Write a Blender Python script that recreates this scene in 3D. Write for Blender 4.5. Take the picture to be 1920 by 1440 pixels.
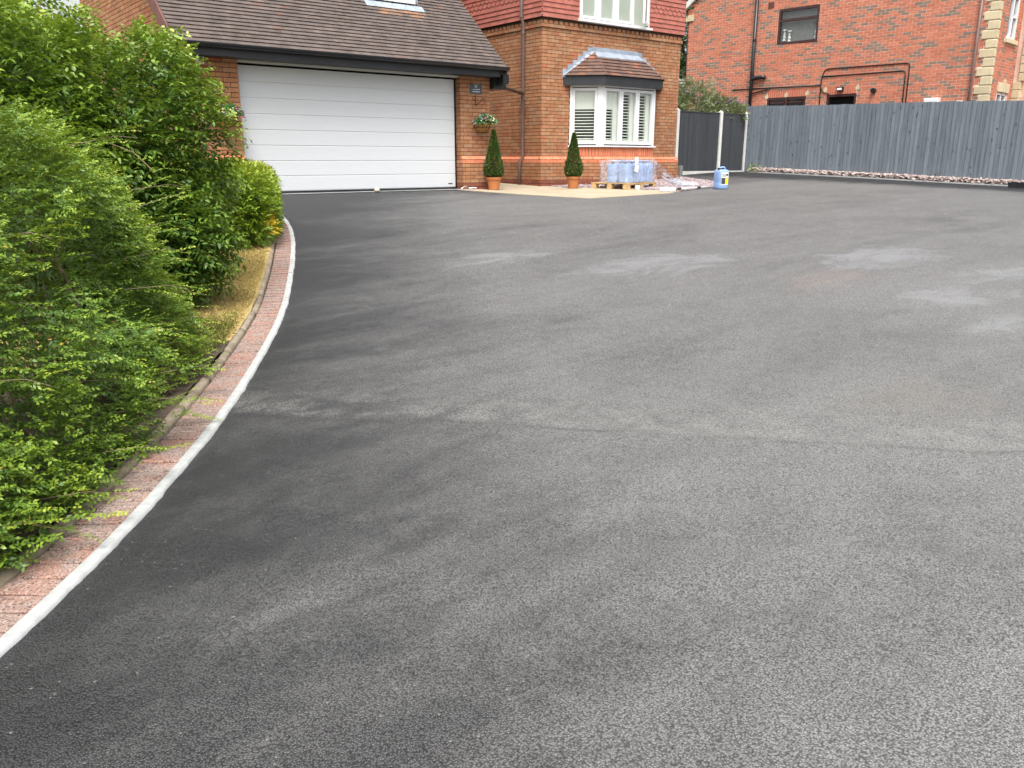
import bpy, bmesh, math, random
import numpy as np
from mathutils import Vector, Matrix, Euler

for o in list(bpy.data.objects): bpy.data.objects.remove(o)
S = bpy.context.scene
COL = S.collection
random.seed(7); RNG = np.random.default_rng(11)
R = math.radians

# ------------------------------------------------------------------ camera
CAMZ = 1.32
cam_d = bpy.data.cameras.new('camera'); cam = bpy.data.objects.new('camera', cam_d); COL.objects.link(cam)
cam.location = (0, 0, CAMZ)
cam.rotation_euler = (R(90 - 15.4), 0, R(-38.2))
cam_d.sensor_width = 36; cam_d.lens = 1530 / 1920 * 36
cam_d.clip_start = .05; cam_d.clip_end = 2000
S.camera = cam
# ------------------------------------------------------------------ sky, sun, exposure
SUN_EL, SUN_AZ = 62, 216          # azimuth clockwise from +Y
W = bpy.data.worlds.new('World'); S.world = W; W.use_nodes = True
wn = W.node_tree; wn.nodes.clear()
sky = wn.nodes.new('ShaderNodeTexSky'); sky.sky_type = 'NISHITA'; sky.sun_disc = False
sky.sun_elevation = R(SUN_EL); sky.sun_rotation = R(SUN_AZ); sky.dust_density = 6; sky.air_density = 1.2; sky.ozone_density = 1
hs = wn.nodes.new('ShaderNodeHueSaturation'); hs.inputs['Saturation'].default_value = .22
bg = wn.nodes.new('ShaderNodeBackground'); bg.inputs['Strength'].default_value = .15
wo = wn.nodes.new('ShaderNodeOutputWorld')
wn.links.new(sky.outputs[0], hs.inputs['Color']); wn.links.new(hs.outputs[0], bg.inputs['Color']); wn.links.new(bg.outputs[0], wo.inputs['Surface'])
sl = bpy.data.lights.new('sun', 'SUN'); sl.energy = 1.4; sl.angle = R(28); sl.color = (1, .96, .9)
so = bpy.data.objects.new('sun', sl); COL.objects.link(so)
az, el = R(SUN_AZ), R(SUN_EL)
sd = Vector((math.sin(az) * math.cos(el), math.cos(az) * math.cos(el), math.sin(el)))
so.rotation_euler = sd.to_track_quat('Z', 'Y').to_euler(); so.location = sd * 50
S.view_settings.view_transform = 'Standard'; S.view_settings.look = 'None'; S.view_settings.gamma = 1
S.view_settings.use_curve_mapping = False
S.view_settings.exposure = 1.05
S.render.engine = 'CYCLES'
S.cycles.max_bounces = 5; S.cycles.diffuse_bounces = 2; S.cycles.glossy_bounces = 2; S.cycles.transmission_bounces = 3; S.cycles.transparent_max_bounces = 8

# ------------------------------------------------------------------ materials
def lin(*c):
    return tuple((x / 255 / 12.92 if x / 255 <= .04045 else ((x / 255 + .055) / 1.055) ** 2.4) for x in c)
class NT:
    def __init__(s, name):
        s.m = bpy.data.materials.new(name); s.m.use_nodes = True; s.t = s.m.node_tree
        s.b = s.t.nodes['Principled BSDF']; s.o = s.t.nodes['Material Output']
    def n(s, kind, props=None, **ins):
        x = s.t.nodes.new('ShaderNode' + kind)
        for k, v in (props or {}).items(): setattr(x, k, v)
        for k, v in ins.items():
            k = int(k[1:]) if k[0] == '_' and k[1:].isdigit() else k.replace('__', ' ')
            s.set(x.inputs[k], v)
        return x
    def set(s, inp, v):
        if hasattr(v, 'is_output'): s.t.links.new(v, inp)
        elif isinstance(v, (tuple, list)) and inp.type == 'RGBA' and len(v) == 3: inp.default_value = (*v, 1)
        else: inp.default_value = v
    def math(s, op, a, b=0.0, c=0.0, clamp=False):
        x = s.n('Math', {'operation': op, 'use_clamp': clamp}); s.set(x.inputs[0], a); s.set(x.inputs[1], b); s.set(x.inputs[2], c); return x.outputs[0]
    def mix(s, f, a, b, mode='MIX'):
        x = s.n('Mix', {'data_type': 'RGBA', 'blend_type': mode}); s.set(x.inputs[0], f); s.set(x.inputs[6], a); s.set(x.inputs[7], b); return x.outputs[2]
    def pos(s): return s.n('NewGeometry').outputs['Position']
    def noise(s, vec, scale, detail=3, rough=.55, dist=0):
        x = s.n('TexNoise', Scale=scale, Detail=detail, Roughness=rough, Distortion=dist); s.set(x.inputs['Vector'], vec); return x.outputs[0]
    def ramp(s, f, stops, interp='LINEAR'):
        x = s.n('ValToRGB'); x.color_ramp.interpolation = interp
        e = x.color_ramp.elements
        while len(e) < len(stops): e.new(.5)
        for k, (p, c) in enumerate(stops):
            e[k].position = p; e[k].color = (*c, 1) if isinstance(c, tuple) else (c, c, c, 1)
        s.set(x.inputs[0], f); return x.outputs[0]
    def rng(s, v, a, b, c=0., d=1., smooth=False):
        x = s.n('MapRange', {'interpolation_type': 'SMOOTHSTEP' if smooth else 'LINEAR'}); s.set(x.inputs[0], v)
        for k, q in zip((1, 2, 3, 4), (a, b, c, d)): x.inputs[k].default_value = q
        return x.outputs[0]
    def bump(s, h, strength, dist, normal=None):
        x = s.n('Bump', Strength=strength, Distance=dist); s.set(x.inputs['Height'], h)
        if normal is not None: s.set(x.inputs['Normal'], normal)
        s.t.links.new(x.outputs[0], s.b.inputs['Normal']); return x.outputs[0]
    def rnd(s):
        a = s.n('Attribute', {'attribute_name': 'rnd'}).outputs['Fac']
        return s.math('FRACT', s.math('ADD', a, s.n('ObjectInfo').outputs['Random']))
def pmat(name, cols, rough=.75, spec=.3, nscale=14, namt=.25, bscale=60, bump=.25, bdist=.004, interp='LINEAR', stretch=None, metal=0, dirt=0):
    """colour picked per piece from cols, broken up by world-space noise, with fine relief"""
    k = NT(name); p = k.pos()
    if stretch: p = k.n('Mapping', Vector=p, Scale=stretch).outputs[0]
    if isinstance(cols, list):
        st = cols if isinstance(cols[0][0], (int, float)) and isinstance(cols[0][1], tuple) else [(i / max(1, len(cols) - 1), c) for i, c in enumerate(cols)]
        c = k.ramp(k.rnd(), st, interp)
    else: c = k.n('RGB').outputs[0]; k.t.nodes[-1].outputs[0].default_value = (*cols, 1)
    f = k.rng(k.noise(p, nscale, 5, .6), .25, .75, 1 - namt, 1 + namt)
    c = k.mix(1.0, c, k.n('CombineColor', Red=f, Green=f, Blue=f).outputs[0], 'MULTIPLY')
    if dirt: c = k.mix(k.rng(k.noise(k.pos(), 1.3, 5, .65), .5, .75, 0, dirt), c, lin(70, 62, 52))
    k.set(k.b.inputs['Base Color'], c)
    k.b.inputs['Roughness'].default_value = rough; k.b.inputs['Specular IOR Level'].default_value = spec; k.b.inputs['Metallic'].default_value = metal
    if bump: k.bump(k.noise(p, bscale, 4, .6), bump, bdist)
    return k.m
MAT = {}
MAT['brick'] = pmat('orange_brown_brick', [(.0, (.30, .135, .070)), (.25, (.375, .185, .096)), (.5, (.325, .140, .070)), (.72, (.385, .208, .115)), (.9, (.31, .178, .103)), (1, (.365, .130, .072))], .85, .2, 9, .24, 90, .5, .004, dirt=.25)
MAT['brick_red'] = pmat('red_plinth_brick', [(.21, .075, .048), (.25, .09, .055), (.18, .065, .045)], .85, .2, 9, .2, 90, .5, .004)
MAT['plinth'] = pmat('orange_plinth_brick', [(.56, .185, .098), (.62, .22, .12), (.58, .195, .105)], .8, .25, 5, .16, 60, .3, .003)
MAT['mortar'] = pmat('dark_mortar', (.062, .040, .028), .95, .1, 20, .3, 120, .4, .004)
MAT['nbrick'] = pmat('red_multi_brick', [(.0, (.43, .140, .082)), (.3, (.52, .185, .112)), (.55, (.48, .165, .098)), (.78, (.38, .155, .105)), (.81, (.22, .155, .118)), (.93, (.25, .17, .13)), (1., (.19, .145, .12))], .85, .2, 7, .16, 90, .4, .003)
def _nmortar():
    k = NT('pale_mortar'); p = k.pos()
    f = k.noise(p, .9, 4, .6)
    c = k.mix(k.rng(f, .35, .6), (.56, .36, .28), (.70, .50, .41)); k.set(k.b.inputs['Base Color'], c); k.b.inputs['Roughness'].default_value = .95
    return k.m
MAT['nmortar'] = _nmortar()
MAT['rooftile'] = pmat('weathered_roof_tile', [(.0, (.088, .069, .062)), (.3, (.113, .090, .082)), (.6, (.10, .080, .074)), (.85, (.128, .099, .087)), (.98, (.105, .084, .076)), (1., (.15, .08, .055))], .85, .25, 6, .3, 70, .5, .004, dirt=.3)
MAT['bayrooftile'] = pmat('bay_roof_tile', [(.0, (.115, .068, .052)), (.4, (.135, .08, .062)), (.78, (.11, .07, .058)), (.95, (.18, .09, .06)), (1., (.24, .10, .062))], .85, .25, 6, .3, 70, .5, .004)
MAT['newtile'] = pmat('orange_stained_tile', [(.26, .14, .085), (.21, .125, .08), (.17, .11, .08)], .85, .25, 8, .35, 70, .5, .004)
MAT['walltile'] = pmat('red_hung_tile', [(.0, (.33, .105, .078)), (.4, (.38, .130, .098)), (.7, (.35, .118, .09)), (1., (.30, .108, .086))], .75, .3, 8, .18, 60, .3, .003)
MAT['white'] = pmat('white_upvc', (.70, .71, .72), .35, .5, 3, .04, 30, 0)
MAT['door'] = None
MAT['black'] = pmat('black_plastic', (.012, .013, .016), .35, .45, 3, .2, 30, 0)
MAT['fascia'] = pmat('charcoal_fascia', (.026, .028, .032), .5, .35, 4, .25, 20, .1)
MAT['brownpipe'] = pmat('brown_plastic', (.15, .098, .088), .45, .4, 3, .2, 20, 0)
MAT['barge'] = pmat('brown_bargeboard', (.135, .062, .05), .6, .3, 6, .3, 30, .2)
MAT['lead'] = pmat('lead_flashing', (.26, .30, .36), .5, .4, 6, .35, 20, .5, .01)
MAT['pale'] = pmat('pale_blind', (.66, .69, .62), .7, .3, 3, .06, 20, .1)
MAT['pale2'] = pmat('pale_green_blind', (.40, .43, .36), .7, .3, 3, .10, 20, .1)
MAT['dark'] = pmat('dark_room', (.012, .012, .014), .9, .1, 3, .1, 20, 0)
MAT['grey'] = pmat('grey_metal', (.16, .16, .15), .6, .4, 8, .2, 30, .1)
MAT['steel'] = pmat('white_headrail', (.56, .57, .55), .5, .4, 4, .06, 20, 0)
MAT['slate'] = pmat('slate_plaque', (.07, .085, .10), .6, .4, 20, .2, 60, .2)
MAT['paint'] = pmat('white_paint', (.38, .39, .385), .7, .3, 22, .20, 140, .4, .004)
MAT['iron'] = pmat('black_iron', (.015, .015, .016), .5, .4, 10, .2, 60, .1)
MAT['terracotta'] = pmat('terracotta_plastic', (.42, .155, .055), .55, .35, 8, .1, 30, .1)
MAT['coco'] = pmat('coco_liner', (.42, .22, .07), .95, .1, 40, .35, 120, .8, .01)
MAT['concrete'] = pmat('pale_concrete', (.60, .60, .58), .85, .2, 12, .12, 90, .3)
MAT['gravelboard'] = pmat('concrete_gravel_board', (.52, .52, .49), .9, .2, 5, .2, 60, .3)
MAT['quoin'] = pmat('cream_quoin', [(.52, .435, .285), (.56, .475, .32), (.49, .415, .275)], .85, .2, 5, .12, 60, .2)
MAT['maroon'] = pmat('maroon_frame', (.055, .022, .020), .4, .45, 5, .2, 20, 0)
MAT['pantile'] = pmat('pink_pantile', [(.52, .20, .13), (.58, .25, .17)], .8, .25, 6, .2, 50, .3)
MAT['wood'] = pmat('pallet_wood', [(.50, .33, .16), (.58, .40, .20), (.46, .30, .15)], .85, .2, 12, .25, 40, .3, stretch=(1, 1, 1))
MAT['bluedrum'] = pmat('pale_blue_drum', (.235, .36, .62), .4, .4, 4, .06, 20, 0)
MAT['label'] = pmat('white_label', (.78, .78, .76), .6, .3, 20, .05, 20, 0)
MAT['yellow'] = pmat('yellow_print', (.80, .55, .03), .6, .3, 20, .05, 20, 0)
MAT['print'] = pmat('dark_print', (.05, .055, .045), .6, .3, 20, .1, 20, 0)
MAT['patio'] = pmat('beige_patio', (.36, .30, .215), .9, .2, 2.2, .16, 160, .6, .004)
MAT['slatechip'] = pmat('purple_slate_chip', [(.20, .15, .17), (.30, .24, .25), (.42, .34, .33), (.14, .11, .13)], .7, .35, 20, .2, 60, .3)
MAT['palechip'] = pmat('pale_pink_chip', [(.36, .285, .26), (.46, .385, .355), (.26, .195, .18), (.18, .135, .135)], .7, .35, 20, .2, 60, .3)
MAT['kerb'] = pmat('tan_concrete_kerb', [(.25, .205, .15), (.29, .24, .18), (.22, .18, .13)], .9, .2, 10, .4, 70, .6, .006)
MAT['bark'] = pmat('brown_bark', [(.16, .105, .07), (.22, .155, .10), (.10, .065, .045)], .9, .15, 30, .35, 90, .6, .004)
MAT['twig'] = pmat('pale_twig', [(.21, .16, .115), (.14, .10, .07)], .9, .15, 30, .3, 90, .3)
MAT['tilehung_core'] = MAT['mortar']

def block_mat():
    k = NT('red_granite_block'); p = k.pos()
    r = k.rnd()
    base = k.ramp(r, [(0, (.32, .165, .125)), (.3, (.27, .18, .15)), (.5, (.35, .175, .13)), (.75, (.25, .185, .16)), (1, (.33, .19, .15))])
    patch = k.noise(p, 9, 3, .6)
    base = k.mix(k.rng(patch, .42, .62), base, (.27, .21, .185))
    sp = k.n('TexVoronoi', Vector=p, Scale=190).outputs['Color']
    v = k.n('SeparateColor', Color=sp).outputs[0]
    c = k.mix(k.rng(v, .72, .95), base, (.40, .31, .265)); c = k.mix(k.rng(v, .28, .08), c, (.11, .075, .065))
    k.set(k.b.inputs['Base Color'], c); k.b.inputs['Roughness'].default_value = .9; k.b.inputs['Specular IOR Level'].default_value = .2
    k.bump(k.noise(p, 210, 3, .7), .6, .004); return k.m
MAT['block'] = block_mat()
def door_mat():
    k = NT('white_woodgrain_door'); p = k.pos()
    q = k.n('Mapping', Vector=p, Scale=(2.2, 1, 60)).outputs[0]
    g = k.noise(q, 1.5, 5, .6, .6)
    k.set(k.b.inputs['Base Color'], k.mix(k.rng(g, .3, .7), (.57, .59, .61), (.61, .63, .65)))
    k.b.inputs['Roughness'].default_value = .45; k.bump(g, .12, .004); return k.m
MAT['door'] = door_mat()
def glass_mat():
    k = NT('window_glass')
    t = k.n('BsdfTransparent', Color=(.93, .95, .94)); g = k.n('BsdfGlossy', Roughness=.02, Color=(.95, .97, 1))
    fa = k.n('LayerWeight', Blend=.5).outputs['Facing']
    mx = k.n('MixShader'); k.set(mx.inputs[0], k.math('MULTIPLY_ADD', k.math('POWER', fa, 4.0), .7, .08)); k.set(mx.inputs[1], t.outputs[0]); k.set(mx.inputs[2], g.outputs[0])
    k.t.links.new(mx.outputs[0], k.o.inputs['Surface']); return k.m
MAT['glass'] = glass_mat()
def film_mat():
    k = NT('clear_wrap_film'); p = k.pos()
    t = k.n('BsdfTransparent', Color=(.97, .98, 1)); d = k.n('BsdfPrincipled', Base__Color=(.68, .73, .82, 1), Roughness=.25)
    f = k.rng(k.noise(p, 16, 4, .65, 1.2), .32, .70, .10, .55)
    b = k.n('Bump', Strength=.8, Distance=.02, Height=k.noise(p, 22, 3, .6, 1.5)); k.t.links.new(b.outputs[0], d.inputs['Normal'])
    mx = k.n('MixShader'); k.set(mx.inputs[0], f); k.set(mx.inputs[1], t.outputs[0]); k.set(mx.inputs[2], d.outputs[0])
    k.t.links.new(mx.outputs[0], k.o.inputs['Surface']); return k.m
MAT['film'] = film_mat()
def fence_mat(name, c0, c1, knots=True):
    k = NT(name); p = k.pos()
    q = k.n('Mapping', Vector=p, Scale=(9, 9, .7)).outputs[0]
    g = k.noise(q, 2.2, 6, .65, .8)
    r = k.rnd()
    c = k.mix(k.math('ADD', k.math('MULTIPLY', k.rng(g, .25, .75), .62), k.math('MULTIPLY', r, .38)), c0, c1)
    if knots:
        v = k.n('TexVoronoi', Vector=k.n('Mapping', Vector=p, Scale=(4.5, 4.5, 2.6)).outputs[0], Scale=1.6, Randomness=1.0).outputs['Distance']
        kn = k.math('MULTIPLY', k.rng(v, .20, .05), k.rng(k.noise(p, .9, 3), .42, .56))
        kn = k.math('ADD', kn, k.math('MULTIPLY', k.rng(k.noise(k.n('Mapping', Vector=p, Scale=(5, 5, 3)).outputs[0], 4.5, 5, .75, 1.5), .60, .68), .55), clamp=True)
        c = k.mix(kn, c, (.03, .036, .044))
        st = k.rng(k.noise(k.n('Mapping', Vector=p, Scale=(1, 1, .5)).outputs[0], 5, 4, .7), .60, .72)
        c = k.mix(k.math('MULTIPLY', st, .3), c, (.20, .225, .25))
    k.set(k.b.inputs['Base Color'], c); k.b.inputs['Roughness'].default_value = .75; k.b.inputs['Specular IOR Level'].default_value = .3
    k.bump(g, .5, .006); return k.m
MAT['fence'] = fence_mat('blue_grey_fence_paint', (.070, .084, .100), (.190, .220, .252))
MAT['fence2'] = fence_mat('charcoal_fence_paint', (.024, .027, .031), (.055, .060, .067), False)
def leaf_mat(name, stops, transl=.2, rough=.42, spec=.45):
    k = NT(name); a = k.n('Attribute', {'attribute_name': 'rnd'}).outputs['Fac']
    c = k.ramp(a, stops)
    k.set(k.b.inputs['Base Color'], c); k.b.inputs['Roughness'].default_value = rough; k.b.inputs['Specular IOR Level'].default_value = spec
    tr = k.n('BsdfTranslucent'); k.set(tr.inputs['Color'], k.mix(.5, c, (.35, .45, .03)))
    mx = k.n('MixShader'); mx.inputs[0].default_value = transl; k.set(mx.inputs[1], k.b.outputs[0]); k.set(mx.inputs[2], tr.outputs[0])
    k.t.links.new(mx.outputs[0], k.o.inputs['Surface']); return k.m
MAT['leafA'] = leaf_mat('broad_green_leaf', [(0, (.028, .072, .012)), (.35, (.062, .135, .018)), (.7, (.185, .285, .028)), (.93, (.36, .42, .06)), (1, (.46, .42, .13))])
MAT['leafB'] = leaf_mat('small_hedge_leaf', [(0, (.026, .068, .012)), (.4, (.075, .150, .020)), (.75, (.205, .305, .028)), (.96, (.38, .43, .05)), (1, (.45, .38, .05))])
MAT['leafC'] = leaf_mat('clipped_bush_leaf', [(0, (.045, .12, .016)), (.4, (.12, .22, .02)), (.8, (.26, .36, .025)), (.97, (.42, .42, .05)), (1, (.70, .50, .03))])
MAT['leafbox'] = leaf_mat('box_leaf', [(0, (.012, .038, .008)), (.5, (.04, .095, .016)), (.8, (.10, .16, .03)), (1, (.34, .36, .10))], .2)
MAT['leafbud'] = leaf_mat('grey_green_leaf', [(0, (.07, .10, .05)), (.5, (.19, .23, .12)), (1, (.42, .44, .30))], .2)
MAT['mauve'] = pmat('mauve_flower', [(.24, .14, .30), (.34, .22, .38), (.18, .12, .18)], .9, .1, 20, .2, 60, 0)
MAT['flower'] = pmat('mixed_flower', [(.0, (.75, .62, .28)), (.3, (.80, .74, .55)), (.55, (.62, .16, .22)), (.75, (.45, .35, .55)), (1., (.78, .78, .72))], .8, .2, 30, .1, 60, 0, interp='CONSTANT')
MAT['basketleaf'] = leaf_mat('basket_leaf', [(0, (.02, .12, .05)), (.6, (.07, .26, .12)), (1, (.35, .48, .22))], .2)
MAT['straw'] = leaf_mat('straw_grass', [(0, (.20, .18, .06)), (.4, (.46, .34, .13)), (1, (.70, .54, .24))], .2, .8, .1)
MAT['greengrass'] = leaf_mat('green_grass', [(0, (.05, .09, .02)), (.6, (.14, .17, .04)), (1, (.34, .28, .10))], .2, .8, .1)
MAT['treeleaf'] = leaf_mat('dark_tree_leaf', [(0, (.012, .03, .010)), (.6, (.03, .065, .018)), (1, (.12, .18, .06))], .2)

def asphalt_mat():
    k = NT('sealed_asphalt'); p = k.pos()
    sep = k.n('SeparateXYZ', Vector=p); x, y = sep.outputs[0], sep.outputs[1]
    vd = k.n('TexVoronoi', Vector=p, Scale=165, Randomness=1).outputs
    v = vd['Distance']; vc = k.n('SeparateColor', Color=vd['Color']).outputs[0]
    # bitumen film worn off in broad smeary patches
    q = k.n('Mapping', Vector=p, Rotation=(0, 0, R(-47)), Scale=(.75, 1.5, 1)).outputs[0]
    n1 = k.noise(q, .42, 4, .62, .7); n2 = k.noise(q, 1.7, 5, .66, .9); n3 = k.noise(p, 9, 3, .65)
    worn_refl = k.math('ADD', k.math('MULTIPLY_ADD', n1, .30, .165), k.math('ADD', k.math('MULTIPLY_ADD', n2, .22, .02), k.math('MULTIPLY', n3, .13)))
    # hedge and sky reflections put into the tone: darker beside the block edging
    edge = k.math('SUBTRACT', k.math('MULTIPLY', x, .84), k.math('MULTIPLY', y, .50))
    worn_refl = k.math('ADD', worn_refl, k.rng(edge, -1.1, .9, -.17, .10))
    wisp = k.noise(k.n('Mapping', Vector=p, Rotation=(0, 0, R(-62)), Scale=(.35, 2.4, 1)).outputs[0], 1.0, 4, .68, 1.1)
    worn_refl = k.math('ADD', worn_refl, k.math('MULTIPLY', k.math('SUBTRACT', wisp, .5), .19))
    # second coat of sealer along the fence foot and in front of the garage
    df = k.math('ADD', k.math('MULTIPLY', k.math('SUBTRACT', x, 20.82), -.9945), k.math('MULTIPLY', k.math('SUBTRACT', y, 15.35), -.1045))
    worn_refl = k.math('ADD', worn_refl, k.rng(k.math('ADD', df, k.math('MULTIPLY', wisp, 1.2)), 2.0, 3.9, -.32, .0, True))
    worn_refl = k.math('ADD', worn_refl, k.rng(k.math('ADD', k.math('SUBTRACT', 13.5, y), k.math('MULTIPLY', wisp, 1.2)), .7, 2.4, -.14, .0, True))
    w = k.rng(worn_refl, .30, .72, 0, 1, True)
    c = k.mix(w, (.023, .023, .0245), (.176, .175, .171))
    # stones: individual tone and dark gaps between them
    st = k.rng(vc, 0, 1, .76, 1.22); gap = k.math('MULTIPLY', k.rng(v, .34, .74, 1.10, .40), k.rng(k.noise(p, 75, 2, .6), .36, .50, .70, 1.06))
    f = k.math('MULTIPLY', st, gap)
    c = k.mix(1.0, c, k.n('CombineColor', Red=f, Green=f, Blue=f).outputs[0], 'MULTIPLY')
    c = k.mix(k.math('MULTIPLY', k.rng(vc, .9965, .999), .5), c, (.24, .235, .22))
    # joint where the drive meets the crossover: stripped stones above it, a dark tar line below
    ln = k.math('ADD', k.math('ADD', k.math('MULTIPLY', k.math('SUBTRACT', x, 1.36), .733), k.math('MULTIPLY', k.math('SUBTRACT', y, 4.1), .68)), k.math('MULTIPLY', k.math('SUBTRACT', k.noise(p, 1.1, 2, .6), .5), .22))
    up = k.math('MULTIPLY', k.rng(ln, -.01, .05), k.rng(ln, .60, .04))
    up = k.math('MULTIPLY', up, k.math('MULTIPLY', k.rng(k.noise(p, 5, 2, .7), .42, .60), k.rng(vc, .25, .75)))
    c = k.mix(k.math('MULTIPLY', up, .5), c, (.26, .255, .235))
    dn = k.math('MULTIPLY', k.rng(ln, .0, -.015), k.rng(ln, -.06, -.015))
    c = k.mix(k.math('MULTIPLY', k.math('MULTIPLY', dn, k.rng(n2, .4, .6)), .35), c, (.012, .012, .013))
    # faint spilt-powder blooms
    def bloom(c, cx, cy, rx, ry, col, amt):
        dx = k.math('DIVIDE', k.math('SUBTRACT', x, cx), rx); dy = k.math('DIVIDE', k.math('SUBTRACT', y, cy), ry)
        d = k.math('ADD', k.math('ADD', k.math('MULTIPLY', dx, dx), k.math('MULTIPLY', dy, dy)), k.math('MULTIPLY', k.math('SUBTRACT', n2, .5), 6.5))
        return k.mix(k.math('MULTIPLY', k.rng(d, 1.3, -.6, 0, amt, True), k.rng(v, .8, .3, .5, 1)), c, col)
    for (cx, cy, rx, ry, col, amt) in BLOOMS: c = bloom(c, cx, cy, rx, ry, col, amt)
    k.set(k.b.inputs['Base Color'], c)
    k.set(k.b.inputs['Roughness'], k.rng(w, 0, 1, .52, .72)); k.b.inputs['Specular IOR Level'].default_value = .45
    h = k.math('MULTIPLY_ADD', v, -1.15, k.math('MULTIPLY', n3, .6))
    k.bump(h, .8, .0055); return k.m
BLOOMS = [(6.3, 5.7, 1.0, .5, (.27, .28, .29), .5), (8.4, 4.4, .9, .5, (.27, .28, .30), .5), (7.0, 3.0, .6, .35, (.30, .31, .32), .42), (6.4, 2.3, .5, .3, (.28, .30, .31), .40), (5.3, 7.0, .8, .35, (.27, .28, .29), .5), (6.9, 4.0, .6, .4, (.27, .20, .16), .28), (4.3, 2.0, .5, .4, (.27, .24, .19), .17), (8.2, 3.2, .8, .3, (.27, .28, .29), .5)]
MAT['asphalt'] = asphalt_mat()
def soil_mat(name, c0, c1, c2):
    k = NT(name); p = k.pos()
    f = k.noise(p, 3, 6, .65); g = k.noise(p, 45, 4, .7)
    c = k.mix(k.rng(f, .3, .7), c0, c1); c = k.mix(k.rng(g, .55, .75, 0, .8), c, c2)
    k.set(k.b.inputs['Base Color'], c); k.b.inputs['Roughness'].default_value = 1; k.bump(k.math('ADD', g, f), .8, .02); return k.m
MAT['soil'] = soil_mat('dry_soil', (.06, .042, .030), (.10, .072, .05), (.17, .125, .085))
MAT['lawn'] = soil_mat('dry_lawn_base', (.34, .25, .10), (.44, .33, .14), (.54, .42, .20))
MAT['ground'] = soil_mat('plain_ground', (.10, .09, .06), (.13, .12, .07), (.16, .14, .09))

# ------------------------------------------------------------------ scene helpers
WL = {}
def tag(o, label=None, cat=None, group=None, kind=None):
    if label: o['label'] = label
    if cat: o['category'] = cat
    if group: o['group'] = group
    if kind: o['kind'] = kind
    return o
def thing(name, label, cat, loc=(0, 0, 0), rotz=0, group=None):
    o = bpy.data.objects.new(name, None); COL.objects.link(o); o.empty_display_size = .2
    o.location = loc; o.rotation_euler = (0, 0, rotz); WL[o] = Vector(loc)
    return tag(o, label, cat, group)
def link(name, me, parent=None, loc=None, local=False, rot=None):
    """object for a mesh; loc is in world space unless local (then relative to the parent)"""
    o = bpy.data.objects.new(name, me); COL.objects.link(o)
    loc = Vector(loc if loc is not None else (0, 0, 0))
    if parent is not None:
        o.parent = parent
        o.location = loc if local else loc - WL[parent]
        WL[o] = loc if not local else WL[parent] + loc
    else: o.location = loc; WL[o] = loc
    if rot is not None: o.rotation_euler = rot
    return o
def copy_tree(o, parent=None):
    c = o.copy(); COL.objects.link(c); c.parent = parent
    for ch in [q for q in bpy.data.objects if q.parent == o]: copy_tree(ch, c)
    return c
def V3(a): return np.array(a, float)
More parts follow.
